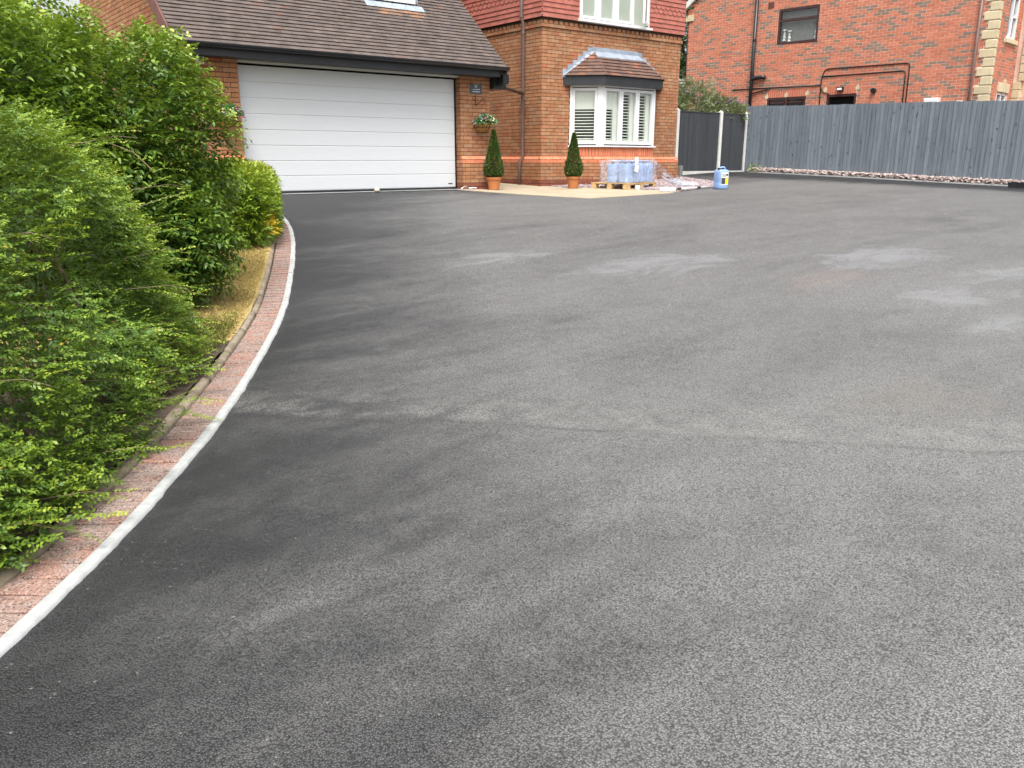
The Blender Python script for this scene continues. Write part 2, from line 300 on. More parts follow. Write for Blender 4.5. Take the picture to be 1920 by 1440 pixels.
class MB:
    def __init__(s): s.v = []; s.f = []; s.r = []; s.has = False
    def add(s, verts, faces, rnd=None):
        b = len(s.v); s.v += [tuple(map(float, q)) for q in verts]; s.f += [tuple(b + i for i in f) for f in faces]
        s.r += [rnd if rnd is not None else 0.] * len(faces); s.has |= rnd is not None
        return s
    def hexa(s, p8, rnd=None, back=True):
        fs = [(0, 1, 2, 3), (0, 4, 5, 1), (1, 5, 6, 2), (2, 6, 7, 3), (3, 7, 4, 0)]
        if back: fs.append((7, 6, 5, 4))
        return s.add(p8, fs, rnd)
    def box(s, o, u, w, n, a, b, c, rnd=None, back=True):
        """box in frame o + u*a + w*b + n*c, front face at c[1]"""
        o, u, w, n = map(V3, (o, u, w, n))
        P = lambda i, j, k: o + u * a[i] + w * b[j] + n * c[k]
        return s.hexa([P(0, 0, 1), P(1, 0, 1), P(1, 1, 1), P(0, 1, 1), P(0, 0, 0), P(1, 0, 0), P(1, 1, 0), P(0, 1, 0)], rnd, back)
    def abox(s, x, y, z, rnd=None): return s.box((0, 0, 0), (1, 0, 0), (0, 0, 1), (0, -1, 0), x, z, (-y[1], -y[0]), rnd)
    def tube(s, path, rad, seg=8, rnd=None, cap=True):
        path = [V3(p) for p in path]; n = len(path); rad = rad if hasattr(rad, '__len__') else [rad] * n
        b = len(s.v); ref = None; vs = []
        for i in range(n):
            t = path[min(i + 1, n - 1)] - path[max(i - 1, 0)]; t /= np.linalg.norm(t) + 1e-9
            if ref is None: ref = V3((0, 0, 1)) if abs(t[2]) < .9 else V3((1, 0, 0))
            a = np.cross(t, ref); a /= np.linalg.norm(a) + 1e-9; c = np.cross(a, t); ref = c
            for k in range(seg): q = 2 * math.pi * k / seg; vs.append(path[i] + rad[i] * (math.cos(q) * a + math.sin(q) * c))
        fs = [(i * seg + k, i * seg + (k + 1) % seg, (i + 1) * seg + (k + 1) % seg, (i + 1) * seg + k) for i in range(n - 1) for k in range(seg)]
        if cap: fs += [tuple(range(seg))[::-1], tuple((n - 1) * seg + k for k in range(seg))]
        return s.add(vs, fs, rnd)
    def lathe(s, prof, c=(0, 0, 0), seg=24, rnd=None, half=None):
        c = V3(c); n = len(prof); a1 = half or 2 * math.pi; m = seg if half is None else seg + 1
        vs = [c + V3((r * math.cos(a1 * k / seg), r * math.sin(a1 * k / seg), z)) for r, z in prof for k in range(m)]
        fs = [(i * m + k, i * m + (k + 1) % m, (i + 1) * m + (k + 1) % m, (i + 1) * m + k) for i in range(n - 1) for k in range(seg)]
        return s.add(vs, fs, rnd)
    def mesh(s, name, mat, smooth=False):
        me = bpy.data.meshes.new(name); me.from_pydata(s.v, [], s.f); me.update()
        if s.has:
            at = me.attributes.new('rnd', 'FLOAT', 'FACE'); at.data.foreach_set('value', np.array(s.r, 'f'))
        if mat: me.materials.append(MAT[mat])
        if smooth: me.polygons.foreach_set('use_smooth', [True] * len(me.polygons))
        return me
    def build(s, name, mat, parent=None, local=False, smooth=False, loc=None, bevel=0):
        me = s.mesh(name, mat, smooth)
        if loc is not None:
            l = V3(loc); co = np.empty(len(me.vertices) * 3); me.vertices.foreach_get('co', co); me.vertices.foreach_set('co', (co.reshape(-1, 3) - l).ravel())
        o = link(name, me, parent, loc, local)
        if bevel:
            m = o.modifiers.new('bevel', 'BEVEL'); m.width = bevel; m.segments = 2; m.limit_method = 'ANGLE'
        return o
def npmesh(name, v, f, mat, rnd=None, smooth=False):
    """mesh from arrays; f is (n,3) or (n,4)"""
    me = bpy.data.meshes.new(name); nf, k = f.shape
    me.vertices.add(len(v)); me.vertices.foreach_set('co', np.ascontiguousarray(v, 'f').ravel())
    me.loops.add(nf * k); me.loops.foreach_set('vertex_index', np.ascontiguousarray(f, 'i').ravel())
    me.polygons.add(nf); me.polygons.foreach_set('loop_start', np.arange(0, nf * k, k, dtype='i'))
    if rnd is not None:
        at = me.attributes.new('rnd', 'FLOAT', 'FACE'); at.data.foreach_set('value', np.ascontiguousarray(rnd, 'f'))
    me.update(calc_edges=True)
    if smooth: me.polygons.foreach_set('use_smooth', np.ones(nf, bool))
    me.materials.append(MAT[mat]); return me
UP = V3((0, 0, 1))

# ------------------------------------------------------------------ terrain height (thin-plate fit to surveyed spots)
CP = np.array([(5,13.79,.75),(9.4,13.79,.75),(7,13.79,.75),(10.28,13.79,.715),(12.3,14.58,.72),(16.85,14.58,.83),(17.5,15.4,.87),(19.5,15.4,.96),(20.85,15,.95),(21.2,11.6,.84),(21.6,8.3,.715),
(.2,2.56,.02),(.67,3.14,.025),(3.39,8.18,.28),(2.44,6.23,.10),(1.36,4.1,.05),(3.93,1.33,.05),(7,3,.23),(10,6,.45),(14,5,.55),(10,0,.24),(4,-2,0),(-2,2,-.05),(0,0,-.02),(0,6,.06),(1.5,9,.3),(1,12.5,.55),(22,2,.6),(16,-1,.45),(-4,14,.5),(-5,5,-.05),(24,18,1.0),(12,22,.9)])
def _fit():
    n = len(CP); K = np.zeros((n + 3, n + 3)); r = np.linalg.norm(CP[:, None, :2] - CP[None, :, :2], axis=2)
    K[:n, :n] = np.where(r > 0, r * r * np.log(r + 1e-12), 0) + np.eye(n) * .6
    K[:n, n] = 1; K[:n, n + 1:] = CP[:, :2]; K[n:, :n] = K[:n, n:].T
    return np.linalg.solve(K, np.r_[CP[:, 2], 0, 0, 0])
WT = _fit()
def gz(x, y):
    x = np.clip(np.asarray(x, float), -7, 27); y = np.clip(np.asarray(y, float), -6, 22)
    r2 = (x[..., None] - CP[:, 0]) ** 2 + (y[..., None] - CP[:, 1]) ** 2
    return (.5 * r2 * np.log(r2 + 1e-12)) @ WT[:-3] + WT[-3] + WT[-2] * x + WT[-1] * y
def g3(x, y, dz=0): return (x, y, float(gz(x, y)) + dz)
def grid(name, X, Y, Z, mat, smooth=True):
    r, c = X.shape; v = np.stack([X, Y, Z], -1).reshape(-1, 3)
    i = np.arange(r * c).reshape(r, c); f = np.stack([i[:-1, :-1], i[:-1, 1:], i[1:, 1:], i[1:, :-1]], -1).reshape(-1, 4)
    return npmesh(name, v, f, mat, None, smooth)
_b = np.array([-500, -250, -120, -60, -30, -15, -9] + list(np.linspace(-7, 27, 60)) + [30, 38, 60, 120, 250, 500])
gx, gy = np.meshgrid(_b, _b)
tag(link('ground', grid('ground', gx, gy, gz(gx, gy) - .09, 'ground')), kind='structure')

# the curved outer edge of the driveway (right-hand side of the white line), X as a function of Y
_ey = np.array([-6, -3, 0, 1.2, 1.9, 2.38, 2.56, 2.75, 3.03, 3.36, 3.72, 4.0, 4.3, 4.77, 5.29, 5.67, 6.09, 6.53, 7.1, 7.5, 8.02, 8.6, 9.11, 9.68, 10.12, 10.6, 11.06, 12, 13.5])
_ex = np.array([-9, -5.2, -2.05, -.95, -.32, .10, .26, .43, .63, .86, 1.11, 1.29, 1.475, 1.745, 2.045, 2.26, 2.49, 2.73, 3.01, 3.205, 3.455, 3.725, 3.955, 4.19, 4.36, 4.52, 4.65, 4.86, 5.05])
_yy = np.linspace(-6, 13.5, 1600); _xx = np.interp(_yy, _ey, _ex)
for _ in range(3): _xx = np.convolve(np.pad(_xx, 22, mode='reflect', reflect_type='odd'), np.ones(45) / 45, 'valid')
def edge_x(y): return np.interp(y, _yy, _xx)
_s = np.r_[0, np.cumsum(np.hypot(np.diff(_xx), np.diff(_yy)))]
def edge_at(s, off=0.):
    """point at arc length s, shifted off metres to the garden side"""
    x, y = np.interp(s, _s, _xx), np.interp(s, _s, _yy)
    tx, ty = np.interp(s + .05, _s, _xx) - np.interp(s - .05, _s, _xx), np.interp(s + .05, _s, _yy) - np.interp(s - .05, _s, _yy)
    l = np.hypot(tx, ty); tx, ty = tx / l, ty / l
    return x - ty * off, y + tx * off, tx, ty
def s_of_y(y): return float(np.interp(y, _yy, _s))
# driveway sheet
ys = np.r_[np.linspace(-6, 2, 30)[:-1], np.linspace(2, 9, 80)[:-1], np.linspace(9, 17.5, 40)]
tt = np.linspace(0, 1, 90) ** 1.6
x0 = np.where(ys < 13.5, edge_x(ys), 5.05)[:, None]
DX = x0 + (26 - x0) * tt[None]; DY = np.repeat(ys[:, None], 90, 1)
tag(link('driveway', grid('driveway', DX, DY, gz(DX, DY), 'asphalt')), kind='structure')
# soil bed and dry lawn on the garden side
def garden(name, y0, y1, mat, nrow, amp):
    ys = np.linspace(y0, y1, nrow); t = np.linspace(0, 1, 70) ** 1.7
    xr = (edge_x(ys) - np.interp(ys, [2, 6, 11], [.355, .30, .262]))[:, None]; X = xr + (-8 - xr) * t[None]; Y = np.repeat(ys[:, None], 70, 1)
    Z = gz(X, Y) + .035 + amp * (np.sin(X * 7 + Y * 3) * np.sin(Y * 6 - X * 2) + .6 * np.sin(X * 17 + 1) * np.sin(Y * 19))
    return tag(link(name, grid(name, X, Y, Z, mat)), kind='structure')
garden('soil_bed', -5, 5.55, 'soil', 90, .012)
garden('lawn', 5.55, 13.6, 'lawn', 80, .006)

# ------------------------------------------------------------------ block edging, white line, kerb
edging = thing('brick_edging', None, None, g3(1.3, 4.0)); edging['kind'] = 'structure'
blk = MB(); bl, bw, bh = .208, .0905, .06
blk.abox((-bl / 2, bl / 2), (-bw / 2, bw / 2), (-bh, 0))
blk_me = blk.mesh('block', 'block')
_bm = bmesh.new(); _bm.from_mesh(blk_me); bmesh.ops.bevel(_bm, geom=[e for e in _bm.edges], offset=.005, segments=1, affect='EDGES'); _bm.to_mesh(blk_me); _bm.free()
s = s_of_y(1.3); s_end = s_of_y(12.2)
while s < s_end:
    x, y, tx, ty = edge_at(s, .110)
    o = link('brick', blk_me, edging, (x, y, float(gz(x, y)) + .012 + random.uniform(-.002, .002)))
    o.rotation_euler = (random.uniform(-.015, .015), random.uniform(-.015, .015), math.atan2(ty, tx) - math.pi / 2 + random.uniform(-.015, .015))
    s += .1005
sb = np.arange(s_of_y(1.0), s_of_y(12.6), .1); jb = []
for q in sb:
    for off in (.004, .30): x, y, _, _ = edge_at(q, off); jb.append((x, y, float(gz(x, y)) - .016))
i = np.arange(len(sb) * 2).reshape(-1, 2); link('joint_sand', npmesh('joint_sand', np.array(jb), np.stack([i[:-1, 0], i[1:, 0], i[1:, 1], i[:-1, 1]], -1), 'mortar'), edging)
ss = np.arange(s_of_y(1.0), s_of_y(12.6), .02)
wl = []
jit = np.convolve(RNG.normal(0, 1, len(ss) + 8), np.ones(9) / 9, 'valid') * .006 + np.convolve(RNG.normal(0, 1, len(ss) + 2), np.ones(3) / 3, 'valid') * .0022
wid = np.interp(ss, [ss[0], s_of_y(5), s_of_y(7), ss[-1]], [.044, .044, .046, .044])
for i, q in enumerate(ss):
    for off, dz in ((wid[i], .0125), (wid[i] - .004, .0150), (.012, .0150), (.001 + jit[i], .0135), (-.004 + jit[i], .0)):
        x, y, _, _ = edge_at(q, off); wl.append((x, y, float(gz(x, y)) + dz))
wl = np.array(wl); n = len(ss); i = np.arange(n * 5).reshape(n, 5)
link('painted_line', npmesh('painted_line', wl, np.stack([i[:-1, :-1], i[:-1, 1:], i[1:, 1:], i[1:, :-1]], -1).reshape(-1, 4), 'paint', None, True), edging)
kerb = thing('kerb', None, None, g3(1.0, 4.2)); kerb['kind'] = 'structure'
sk = s_of_y(.8); ke = s_of_y(12.0)
while sk < ke:
    L = random.choice((.60, .62, .61)); rows = []
    lift = random.uniform(-.006, .006); side = random.uniform(-.005, .005)
    wk = float(np.interp(np.interp(sk, _s, _yy), [2, 5, 8, 11], [.080, .066, .056, .050]))
    qs = np.linspace(sk + .004, sk + L - .004, 7)
    for q in qs:
        yq = float(np.interp(q, _s, _yy)); x0_ = .222 + side
        for k in range(9):
            a = math.pi * k / 8; off = x0_ + wk / 2 - math.cos(a) * wk / 2; hz = -.004 + .034 * math.sin(a) ** .7 + lift
            x, y, _, _ = edge_at(q, off); wob = .003 * math.sin(q * 23 + k * 2)
            rows.append((x, y, float(gz(x, y)) + hz + wob - (.09 if k in (0, 8) else 0)))
    v = np.array(rows); i = np.arange(7 * 9).reshape(7, 9)
    f = [tuple(map(int, t)) for t in np.stack([i[:-1, :-1], i[1:, :-1], i[1:, 1:], i[:-1, 1:]], -1).reshape(-1, 4)] + [tuple(map(int, i[0])), tuple(map(int, i[-1][::-1]))]
    m = MB(); m.add(v, f); m.build('kerb_stone', 'kerb', kerb, smooth=True, loc=v.mean(0))
    sk += L

# ------------------------------------------------------------------ patio and slate bed
def sheet(name, pts, dz, mat, step=.22, kind='structure', thick=.05):
    bm = bmesh.new(); vs = [bm.verts.new((x, y, 0)) for x, y in pts]; bm.faces.new(vs)
    xs = [p[0] for p in pts]; ysq = [p[1] for p in pts]
    for ax, lo, hi in ((0, min(xs), max(xs)), (1, min(ysq), max(ysq))):
        for c in np.arange(lo + step, hi, step):
            co = [0, 0, 0]; no = [0, 0, 0]; co[ax] = c; no[ax] = 1
            bmesh.ops.bisect_plane(bm, geom=bm.verts[:] + bm.edges[:] + bm.faces[:], plane_co=co, plane_no=no)
    for v in bm.verts: v.co.z = float(gz(v.co.x, v.co.y)) + dz
    r = bmesh.ops.extrude_face_region(bm, geom=bm.faces[:])
    for v in [e for e in r['geom'] if isinstance(e, bmesh.types.BMVert)]: v.co.z -= thick
    bmesh.ops.recalc_face_normals(bm, faces=bm.faces)
    me = bpy.data.meshes.new(name); bm.to_mesh(me); bm.free(); me.materials.append(MAT[mat]); me.polygons.foreach_set('use_smooth', [False] * len(me.polygons))
    return tag(link(name, me), kind=kind)
patio_pts = [(9.30, 13.6), (9.72, 12.55), (10.42, 10.98), (12.9, 11.22), (13.5, 11.5), (13.0, 13.35), (12.45, 14.2), (12.3, 17.3), (10.2, 17.3), (10.2, 13.95), (9.5, 13.72)]
sheet('patio', patio_pts, .010, 'patio')
bed_pts = [(13.52, 11.5), (15.3, 12.0), (16.4, 12.9), (17.35, 14.75), (16.95, 14.9), (15.9, 14.45), (15.4, 13.95), (13.7, 13.95), (13.2, 14.45), (12.48, 14.45), (12.47, 14.2), (13.02, 13.36)]
sheet('slate_bed', bed_pts, .006, 'soil')
def inpoly(x, y, P):
    r = np.zeros(np.shape(x), bool)
    for (x1, y1), (x2, y2) in zip(P, P[1:] + P[:1]):
        c = ((y1 > y) != (y2 > y)) & (x < (x2 - x1) * (y - y1) / (y2 - y1 + 1e-12) + x1); r ^= c
    return r
def chips(name, label, cat, x, y, mat, size, dz=.012, hump=0):
    n = len(x); z = gz(x, y) + dz + RNG.uniform(0, 1, n) * (.014 + hump)
    a = RNG.uniform(0, 6.28, n); l = size * RNG.uniform(.5, 1.3, n); w = l * RNG.uniform(.4, .8, n); h = l * RNG.uniform(.12, .3, n)
    tl = RNG.normal(0, .25, (n, 2))
    base = np.array([(-1, -.7, -1), (1, -.9, -1), (.8, .9, -1), (-.9, .8, -1), (-.9, -.6, 1), (.8, -.8, 1), (.7, .7, 1), (-.8, .7, 1)], float)
    q = base[None] * np.stack([l, w, h], -1)[:, None] / 2
    X = q[..., 0] * np.cos(a)[:, None] - q[..., 1] * np.sin(a)[:, None]; Y = q[..., 0] * np.sin(a)[:, None] + q[..., 1] * np.cos(a)[:, None]
    Z = q[..., 2] + X * tl[:, :1] + Y * tl[:, 1:]
    v = np.stack([X + x[:, None], Y + y[:, None], Z + z[:, None]], -1).reshape(-1, 3)
    f = np.array([(4, 5, 6, 7), (0, 4, 7, 3), (1, 2, 6, 5), (0, 1, 5, 4), (2, 3, 7, 6)])
    F = (f[None] + (np.arange(n) * 8)[:, None, None]).reshape(-1, 4)
    return tag(link(name, npmesh(name, v, F, mat, np.repeat(RNG.uniform(0, 1, n), 5))), label, cat, kind='stuff')
px = RNG.uniform(12.4, 17.4, 16000); py = RNG.uniform(11.4, 15, 16000); ok = inpoly(px, py, bed_pts)
chips('slate_chippings', 'purple grey slate chippings in the bed below the bay window', 'slate chippings', px[ok], py[ok], 'slatechip', .055)

# ------------------------------------------------------------------ brickwork
CO = .038                      # course origin
def courses(o, u, n, a0, a1, z0, z1, keep=None, phase=0., L=.225, H=.075, coff=CO, gap=.010, cuts=()):
    """stretcher-bond bricks (a0,a1,z0,z1) on a wall frame"""
    out = []; k0 = int(round((z0 - coff) / H)); k1 = int(round((z1 - coff) / H))
    for k in range(k0, k1):
        zz = coff + k * H; st = a0 - L + ((k % 2) * L / 2 + phase) % L
        a = st
        if a + L - a0 < .06: a += L
        first = True
        while a < a1 - .01:
            last = a + L >= a1 - .06
            b0, b1 = (a0 if first else a + gap / 2), (a1 if last else a + L - gap / 2)
            seg = [(b0, b1)]
            for c0, c1, c2, c3 in cuts:
                if c2 < zz + H / 2 < c3: seg = [q for s0, s1 in seg for q in ((s0, min(s1, c0 - gap / 2)), (max(s0, c1 + gap / 2), s1)) if q[1] - q[0] > .02]
            for b0, b1 in seg:
                if b1 - b0 > .03 and (keep is None or keep((b0 + b1) / 2, zz + H / 2, b0, b1)): out.append((b0, b1, zz + gap / 2, zz + H - gap / 2))
            if last: break
            a += L; first = False
    return out
_bcache = {}
def brick_mesh(l, h, d, mat):
    key = (round(l, 2), round(h, 3), round(d, 3), mat)
    if key not in _bcache:
        m = MB(); m.box((0, 0, 0), (1, 0, 0), (0, 0, 1), (0, -1, 0), (-l / 2, l / 2), (-h / 2, h / 2), (-.03, d), back=False)
        _bcache[key] = m.mesh('brick', mat)
    return _bcache[key]
class Bricks:
    """collects the bricks of one building; the nearest 300 become parts, the rest one joined part"""
    def __init__(s): s.L = []
    def add(s, o, u, n, lst, proud=.0, mat='brick'):
        for (a0, a1, z0, z1) in lst: s.L.append((V3(o), V3(u), V3(n), a0, a1, z0, z1, proud + random.gauss(0, .0012), 'brick_red' if mat == 'brick' and z1 < .89 else mat))
    def finish(s, parent, cap=300, rank=None):
        def key(b):
            c = b[0] + b[1] * (b[3] + b[4]) / 2 + UP * (b[5] + b[6]) / 2
            d = np.linalg.norm(c - V3((0, 0, CAMZ))); vis = max(.05, -(b[2] @ (c - V3((0, 0, CAMZ))) / d))
            return d / (vis ** .5) / (b[4] - b[3]) ** .5
        s.L.sort(key=key); rest = {}
        for i, (o, u, n, a0, a1, z0, z1, pr, mat) in enumerate(s.L):
            if i < cap:
                c = o + u * (a0 + a1) / 2 + UP * (z0 + z1) / 2 + n * pr
                me = brick_mesh(a1 - a0, z1 - z0, .0, mat)
                q = link('brick', me, parent, c); q.rotation_euler = (0, 0, math.atan2(u[1], u[0]))
            else:
                rest.setdefault(mat, MB()).box(o, u, UP, n, (a0, a1), (z0, z1), (pr - .03, pr), random.random(), back=False)
        for mat, m in rest.items(): tag(m.build('brickwork', mat, parent), kind='stuff')

GY, BY = 13.79, 14.58          # front planes of the garage and of the bay block
GX0, GX1 = 4.40, 10.285        # garage corners
BX0, BX1 = 12.31, 16.83        # bay block corners
house = thing('house', 'orange brown brick house with wide white garage door and bay window', 'house', (9.5, GY, .73))
HB = Bricks(); core = MB()
Xv, Yv = V3((1, 0, 0)), V3((0, 1, 0)); nF, nL = -Yv, -Xv
BASE = .263                     # bottom course line (below ground)
ZB0, ZB1 = 1.238, 1.388         # plinth band
PR = .056
def wall_run(o, u, n, a0, a1, ztop, keep=None, phase=0, zlow=.563, band=True, corework=True, e0=0., e1=0.):
    a0, a1, A0, A1 = a0 - e0, a1 + e1, a0, a1
    if band:
        HB.add(o, u, n, courses(o, u, n, a0, a1, zlow, ZB0, None, phase), PR, 'brick')
        for b in courses(o, u, n, a0, a1, ZB0, ZB0 + .075, None, phase): PLB.append((o, u, n, *b, 0))
        for b in courses(o, u, n, a0, a1, ZB0 + .075, ZB1, None, phase): PLB.append((o, u, n, *b, 1))
        if corework: core.box(o, u, UP, n, (a0 + .012, a1 - .012), (0.1, ZB0 + .07), (-.18, PR - .009))
    HB.add(o, u, n, courses(o, u, n, A0, A1, ZB1, ztop, keep, phase), 0)
PLB = []
# garage piers
wall_run(V3((0, GY, 0)), Xv, nF, GX0, 5.215, 2.888, e0=PR)
wall_run(V3((0, GY, 0)), Xv, nF, 9.575, GX1, 2.888, phase=.06, e1=PR)
core.abox((GX0 + .009, 5.205), (GY + .012, GY + .32), (.1, 3.0)); core.abox((9.584, GX1 - .009), (GY + .009, GY + .32), (.1, 3.0))
wall_run(V3((9.575, GY, 0)), Yv, nL, .031, .17, 2.888, band=False)                      # reveal
HB.add(V3((9.575, GY, 0)), Yv, nL, courses(0, 0, 0, .027 - PR, .17, .563, ZB0), 0); HB.add(V3((9.575, GY, 0)), Yv, nL, courses(0, 0, 0, .027, .17, ZB0, ZB1), 0)
wall_run(V3((GX1, GY, 0)), Yv, Xv, .031, .32, 2.888, band=False)
# lintel course over the door, its shade put in as darker red brick
HB.add(V3((0, GY, 0)), Xv, nF, courses(0, 0, 0, 5.215, 9.575, 2.888, 3.038), 0, 'brick_red'); HB.add(V3((0, GY, 0)), Xv, nF, courses(0, 0, 0, GX0, 5.215, 2.888, 3.038), 0); HB.add(V3((0, GY, 0)), Xv, nF, courses(0, 0, 0, 9.575, GX1, 2.888, 3.038), 0)
core.abox((GX0 + .009, GX1 - .009), (GY + .012, GY + .25), (3.0, 3.12)); core.abox((5.205, 9.585), (GY + .012, GY + .10), (2.88, 3.0))
# gable side wall of the garage (faces left), rising under the verge
def roof_z(y): return 3.06 + .9 * (y - 13.42)
wall_run(V3((GX0, GY, 0)), Yv, nL, .031, 6.5, 7.4, e0=PR, keep=lambda a, z, b0, b1: z < roof_z(GY + b0) - .16)
core.add([(GX0 + .009, GY + .01, .1), (GX0 + .009, GY + 6.5, .1), (GX0 + .009, GY + 6.5, roof_z(GY + 6.5) - .12), (GX0 + .009, GY + .01, roof_z(GY) - .12)], [(0, 3, 2, 1)])
# bay block: side and front
sidekeep = lambda a, z, b0, b1: z < 4.10
wall_run(V3((BX0, BY, 0)), Yv, nL, .031, 2.95, 4.088, phase=.08, e0=PR)
BL, BR_, BYF = 13.15, 15.93, 14.06
BC0, BC1 = 13.665, 15.415
frontkeep = lambda a, z, b0, b1: not (b1 > BL - .02 and b0 < BR_ + .02 and z < 3.05)
wall_run(V3((0, BY, 0)), Xv, nF, BX0, BL, 1.388, phase=.03, e0=PR)
wall_run(V3((0, BY, 0)), Xv, nF, BR_, BX1, 1.388, phase=.1, e1=PR)
HB.add(V3((0, BY, 0)), Xv, nF, courses(0, 0, 0, BX0, BX1, ZB1, 4.088, None, .03, cuts=[(BL, BR_, 0, 3.0)]), 0)
core.abox((BX0 + .009, BX0 + .25), (BY + .009, BY + 3.2), (.1, 6.2))
core.abox((BX0 + .009, BL), (BY + .009, BY + .2), (.1, 6.2)); core.abox((BR_, BX1 - .009), (BY + .009, BY + .2), (.1, 6.2)); core.abox((BL, BR_), (BY + .009, BY + .2), (3.02, 6.2))
core.abox((BX1 - .25, BX1 - .009), (BY + .2, BY + 3.2), (.1, 6.2))
# string course, dentils, top course
def string_course(o, u, n, a0, a1):
    HB.add(o, u, n, courses(o, u, n, a0, a1, 4.088, 4.163), .03, 'plinth2')
    a = a0 + .05; k = 0
    while a < a1 - .12:
        HB.L.append((V3(o), u, n, a, a + .102, 4.168, 4.232, .028, 'brick')); a += .150
    HB.add(o, u, n, courses(o, u, n, a0, a1, 4.163, 4.238), 0)
    core.box(o, u, UP, n, (a0 + .004, a1 - .004), (4.238, 4.32), (-.05, .03))
MAT['plinth2'] = MAT['brick']
string_course(V3((0, BY, 0)), Xv, nF, BX0 - .03, BX1 + .03); string_course(V3((BX0, BY, 0)), Yv, nL, .003, 2.95)
# canted bay base: soldiers, band, wall
CANT = [(V3((BL, BY, 0)), V3((BC0, BYF, 0))), (V3((BC0, BYF, 0)), V3((BC1, BYF, 0))), (V3((BC1, BYF, 0)), V3((BR_, BY, 0)))]
for k, (p, q) in enumerate(CANT):
    u = (q - p); L = np.linalg.norm(u); u /= L; n = V3((u[1], -u[0], 0))
    HB.add(p, u, n, courses(p, u, n, -.02 if k == 1 else 0, L + (.02 if k == 1 else 0), .563, ZB0), PR, 'brick')
    for b in courses(p, u, n, -.01, L + .01, ZB0, ZB0 + .075): PLB.append((p, u, n, *b, 0))
    for b in courses(p, u, n, -.01, L + .01, ZB0 + .075, ZB1): PLB.append((p, u, n, *b, 1))
    a = .004
    while a < L - .03:
        HB.L.append((p, u, n, a, min(a + .064, L), 1.393, 1.59, .0, 'plinth')); a += .0745
    core.box(p, u, UP, n, (0, L), (.1, ZB0 + .07), (-.15, PR - .009)); core.box(p, u, UP, n, (0, L), (ZB0 + .07, 1.60), (-.15, -.009))
core.add([(BL, BY, 1.599), (BC0, BYF + .02, 1.599), (BC1, BYF + .02, 1.599), (BR_, BY, 1.599)], [(0, 1, 2, 3)])
# recess behind the garage and the slice of main wall above its roof
HB.add(V3((0, 17.5, 0)), Xv, nF, courses(0, 0, 0, 9.9, BX0, .563, 6.0), 0); core.abox((9.5, BX0 + .02), (17.51, 17.7), (.1, 6.2))
HB.finish(house)
core.build('wall', 'mortar', house)
for (o, u, n, a0, a1, z0, z1, top) in PLB:
    m = MB(); c = o + u * (a0 + a1) / 2 + UP * (z0 + z1) / 2; h = (z1 - z0) / 2; l = (a1 - a0) / 2
    d0, d1 = (PR + .004, PR + .004) if not top else (PR, .004)
    P = lambda a, z, d: u * a + UP * z + n * d
    m.hexa([P(-l, -h, d0), P(l, -h, d0), P(l, h, d1), P(-l, h, d1), P(-l, -h, -.03), P(l, -h, -.03), P(l, h, -.03), P(-l, h, -.03)])
    m2 = m.mesh('plinth_brick', 'plinth'); link('plinth_brick', m2, house, c)

# ------------------------------------------------------------------ tiles
def tile_mesh(w, ln, n0, n1, th, mat, key):
    if key not in _bcache:
        m = MB(); m.hexa([(-w / 2, 0, n0), (w / 2, 0, n0), (w / 2, ln, n1), (-w / 2, ln, n1), (-w / 2, 0, n0 - th), (w / 2, 0, n0 - th), (w / 2, ln, n1 - th), (-w / 2, ln, n1 - th)], back=False)
        _bcache[key] = m.mesh('tile', mat)
    return _bcache[key]
def club_mesh(mat):
    if 'club' not in _bcache:
        m = MB(); pts = [(-.0805, .12)] + [(-.0805, .055)] + [(-.0805 * math.cos(a), .055 - .055 * math.sin(a)) for a in np.linspace(.25, math.pi - .25, 7)] + [(.0805, .055), (.0805, .12)]
        nz = lambda y: .030 - .018 * y / .13
        N = len(pts); m.add([(x, y, nz(y)) for x, y in pts] + [(x, y, nz(y) - .012) for x, y in pts], [tuple(range(N))] + [(i, i + N, (i + 1) % N + N, (i + 1) % N) for i in range(N)])
        _bcache['club'] = m.mesh('tile', mat)
    return _bcache['club']
def frame_mat(u, v, n):
    return Matrix(((u[0], v[0], n[0]), (u[1], v[1], n[1]), (u[2], v[2], n[2])))
def lay_tiles(parent, name, stuffname, jobs, cap=300):
    """jobs: (centre-bottom point, u, v, n, mesh, distance); nearest cap become objects"""
    jobs.sort(key=lambda j: j[5]); rest = {}
    for i, (c, u, v, n, me, d) in enumerate(jobs):
        Mx = frame_mat(u, v, n)
        j = Euler((random.gauss(0, .010), random.gauss(0, .006), random.gauss(0, .006))).to_matrix()
        if i < cap:
            q = link(name, me, parent, c); q.rotation_euler = (Mx @ j).to_euler()
        else:
            co = np.empty(len(me.vertices) * 3); me.vertices.foreach_get('co', co); co = co.reshape(-1, 3) @ np.array(Mx @ j).T + c
            rest.setdefault(me.materials[0].name, [MB(), me.materials[0]])[0].add(co, [tuple(p.vertices) for p in me.polygons], random.random())
    for m, mt in rest.values():
        me = m.mesh(stuffname, None); me.materials.append(mt); tag(link(stuffname, me, parent), kind='stuff')
roof = MB(); RX0, RX1 = 4.14, 10.40
YT = 17.6
roof.add([(RX0, 13.44, roof_z(13.44) - .03), (RX1, 13.44, roof_z(13.44) - .03), (RX1, YT, roof_z(YT) - .03), (RX0, YT, roof_z(YT) - .03), (RX0, 13.44, roof_z(13.44) - .08), (RX1, 13.44, roof_z(13.44) - .08), (RX1, YT, roof_z(YT) - .08), (RX0, YT, roof_z(YT) - .08)], [(0, 1, 2, 3), (7, 6, 5, 4), (0, 4, 5, 1), (1, 5, 6, 2), (3, 7, 4, 0), (2, 6, 7, 3)])
roof_o = roof.build('roof', 'fascia', house)
ca, sa = math.cos(math.atan(.9)), math.sin(math.atan(.9)); rv = V3((0, ca, sa)); rn = V3((0, -sa, ca))
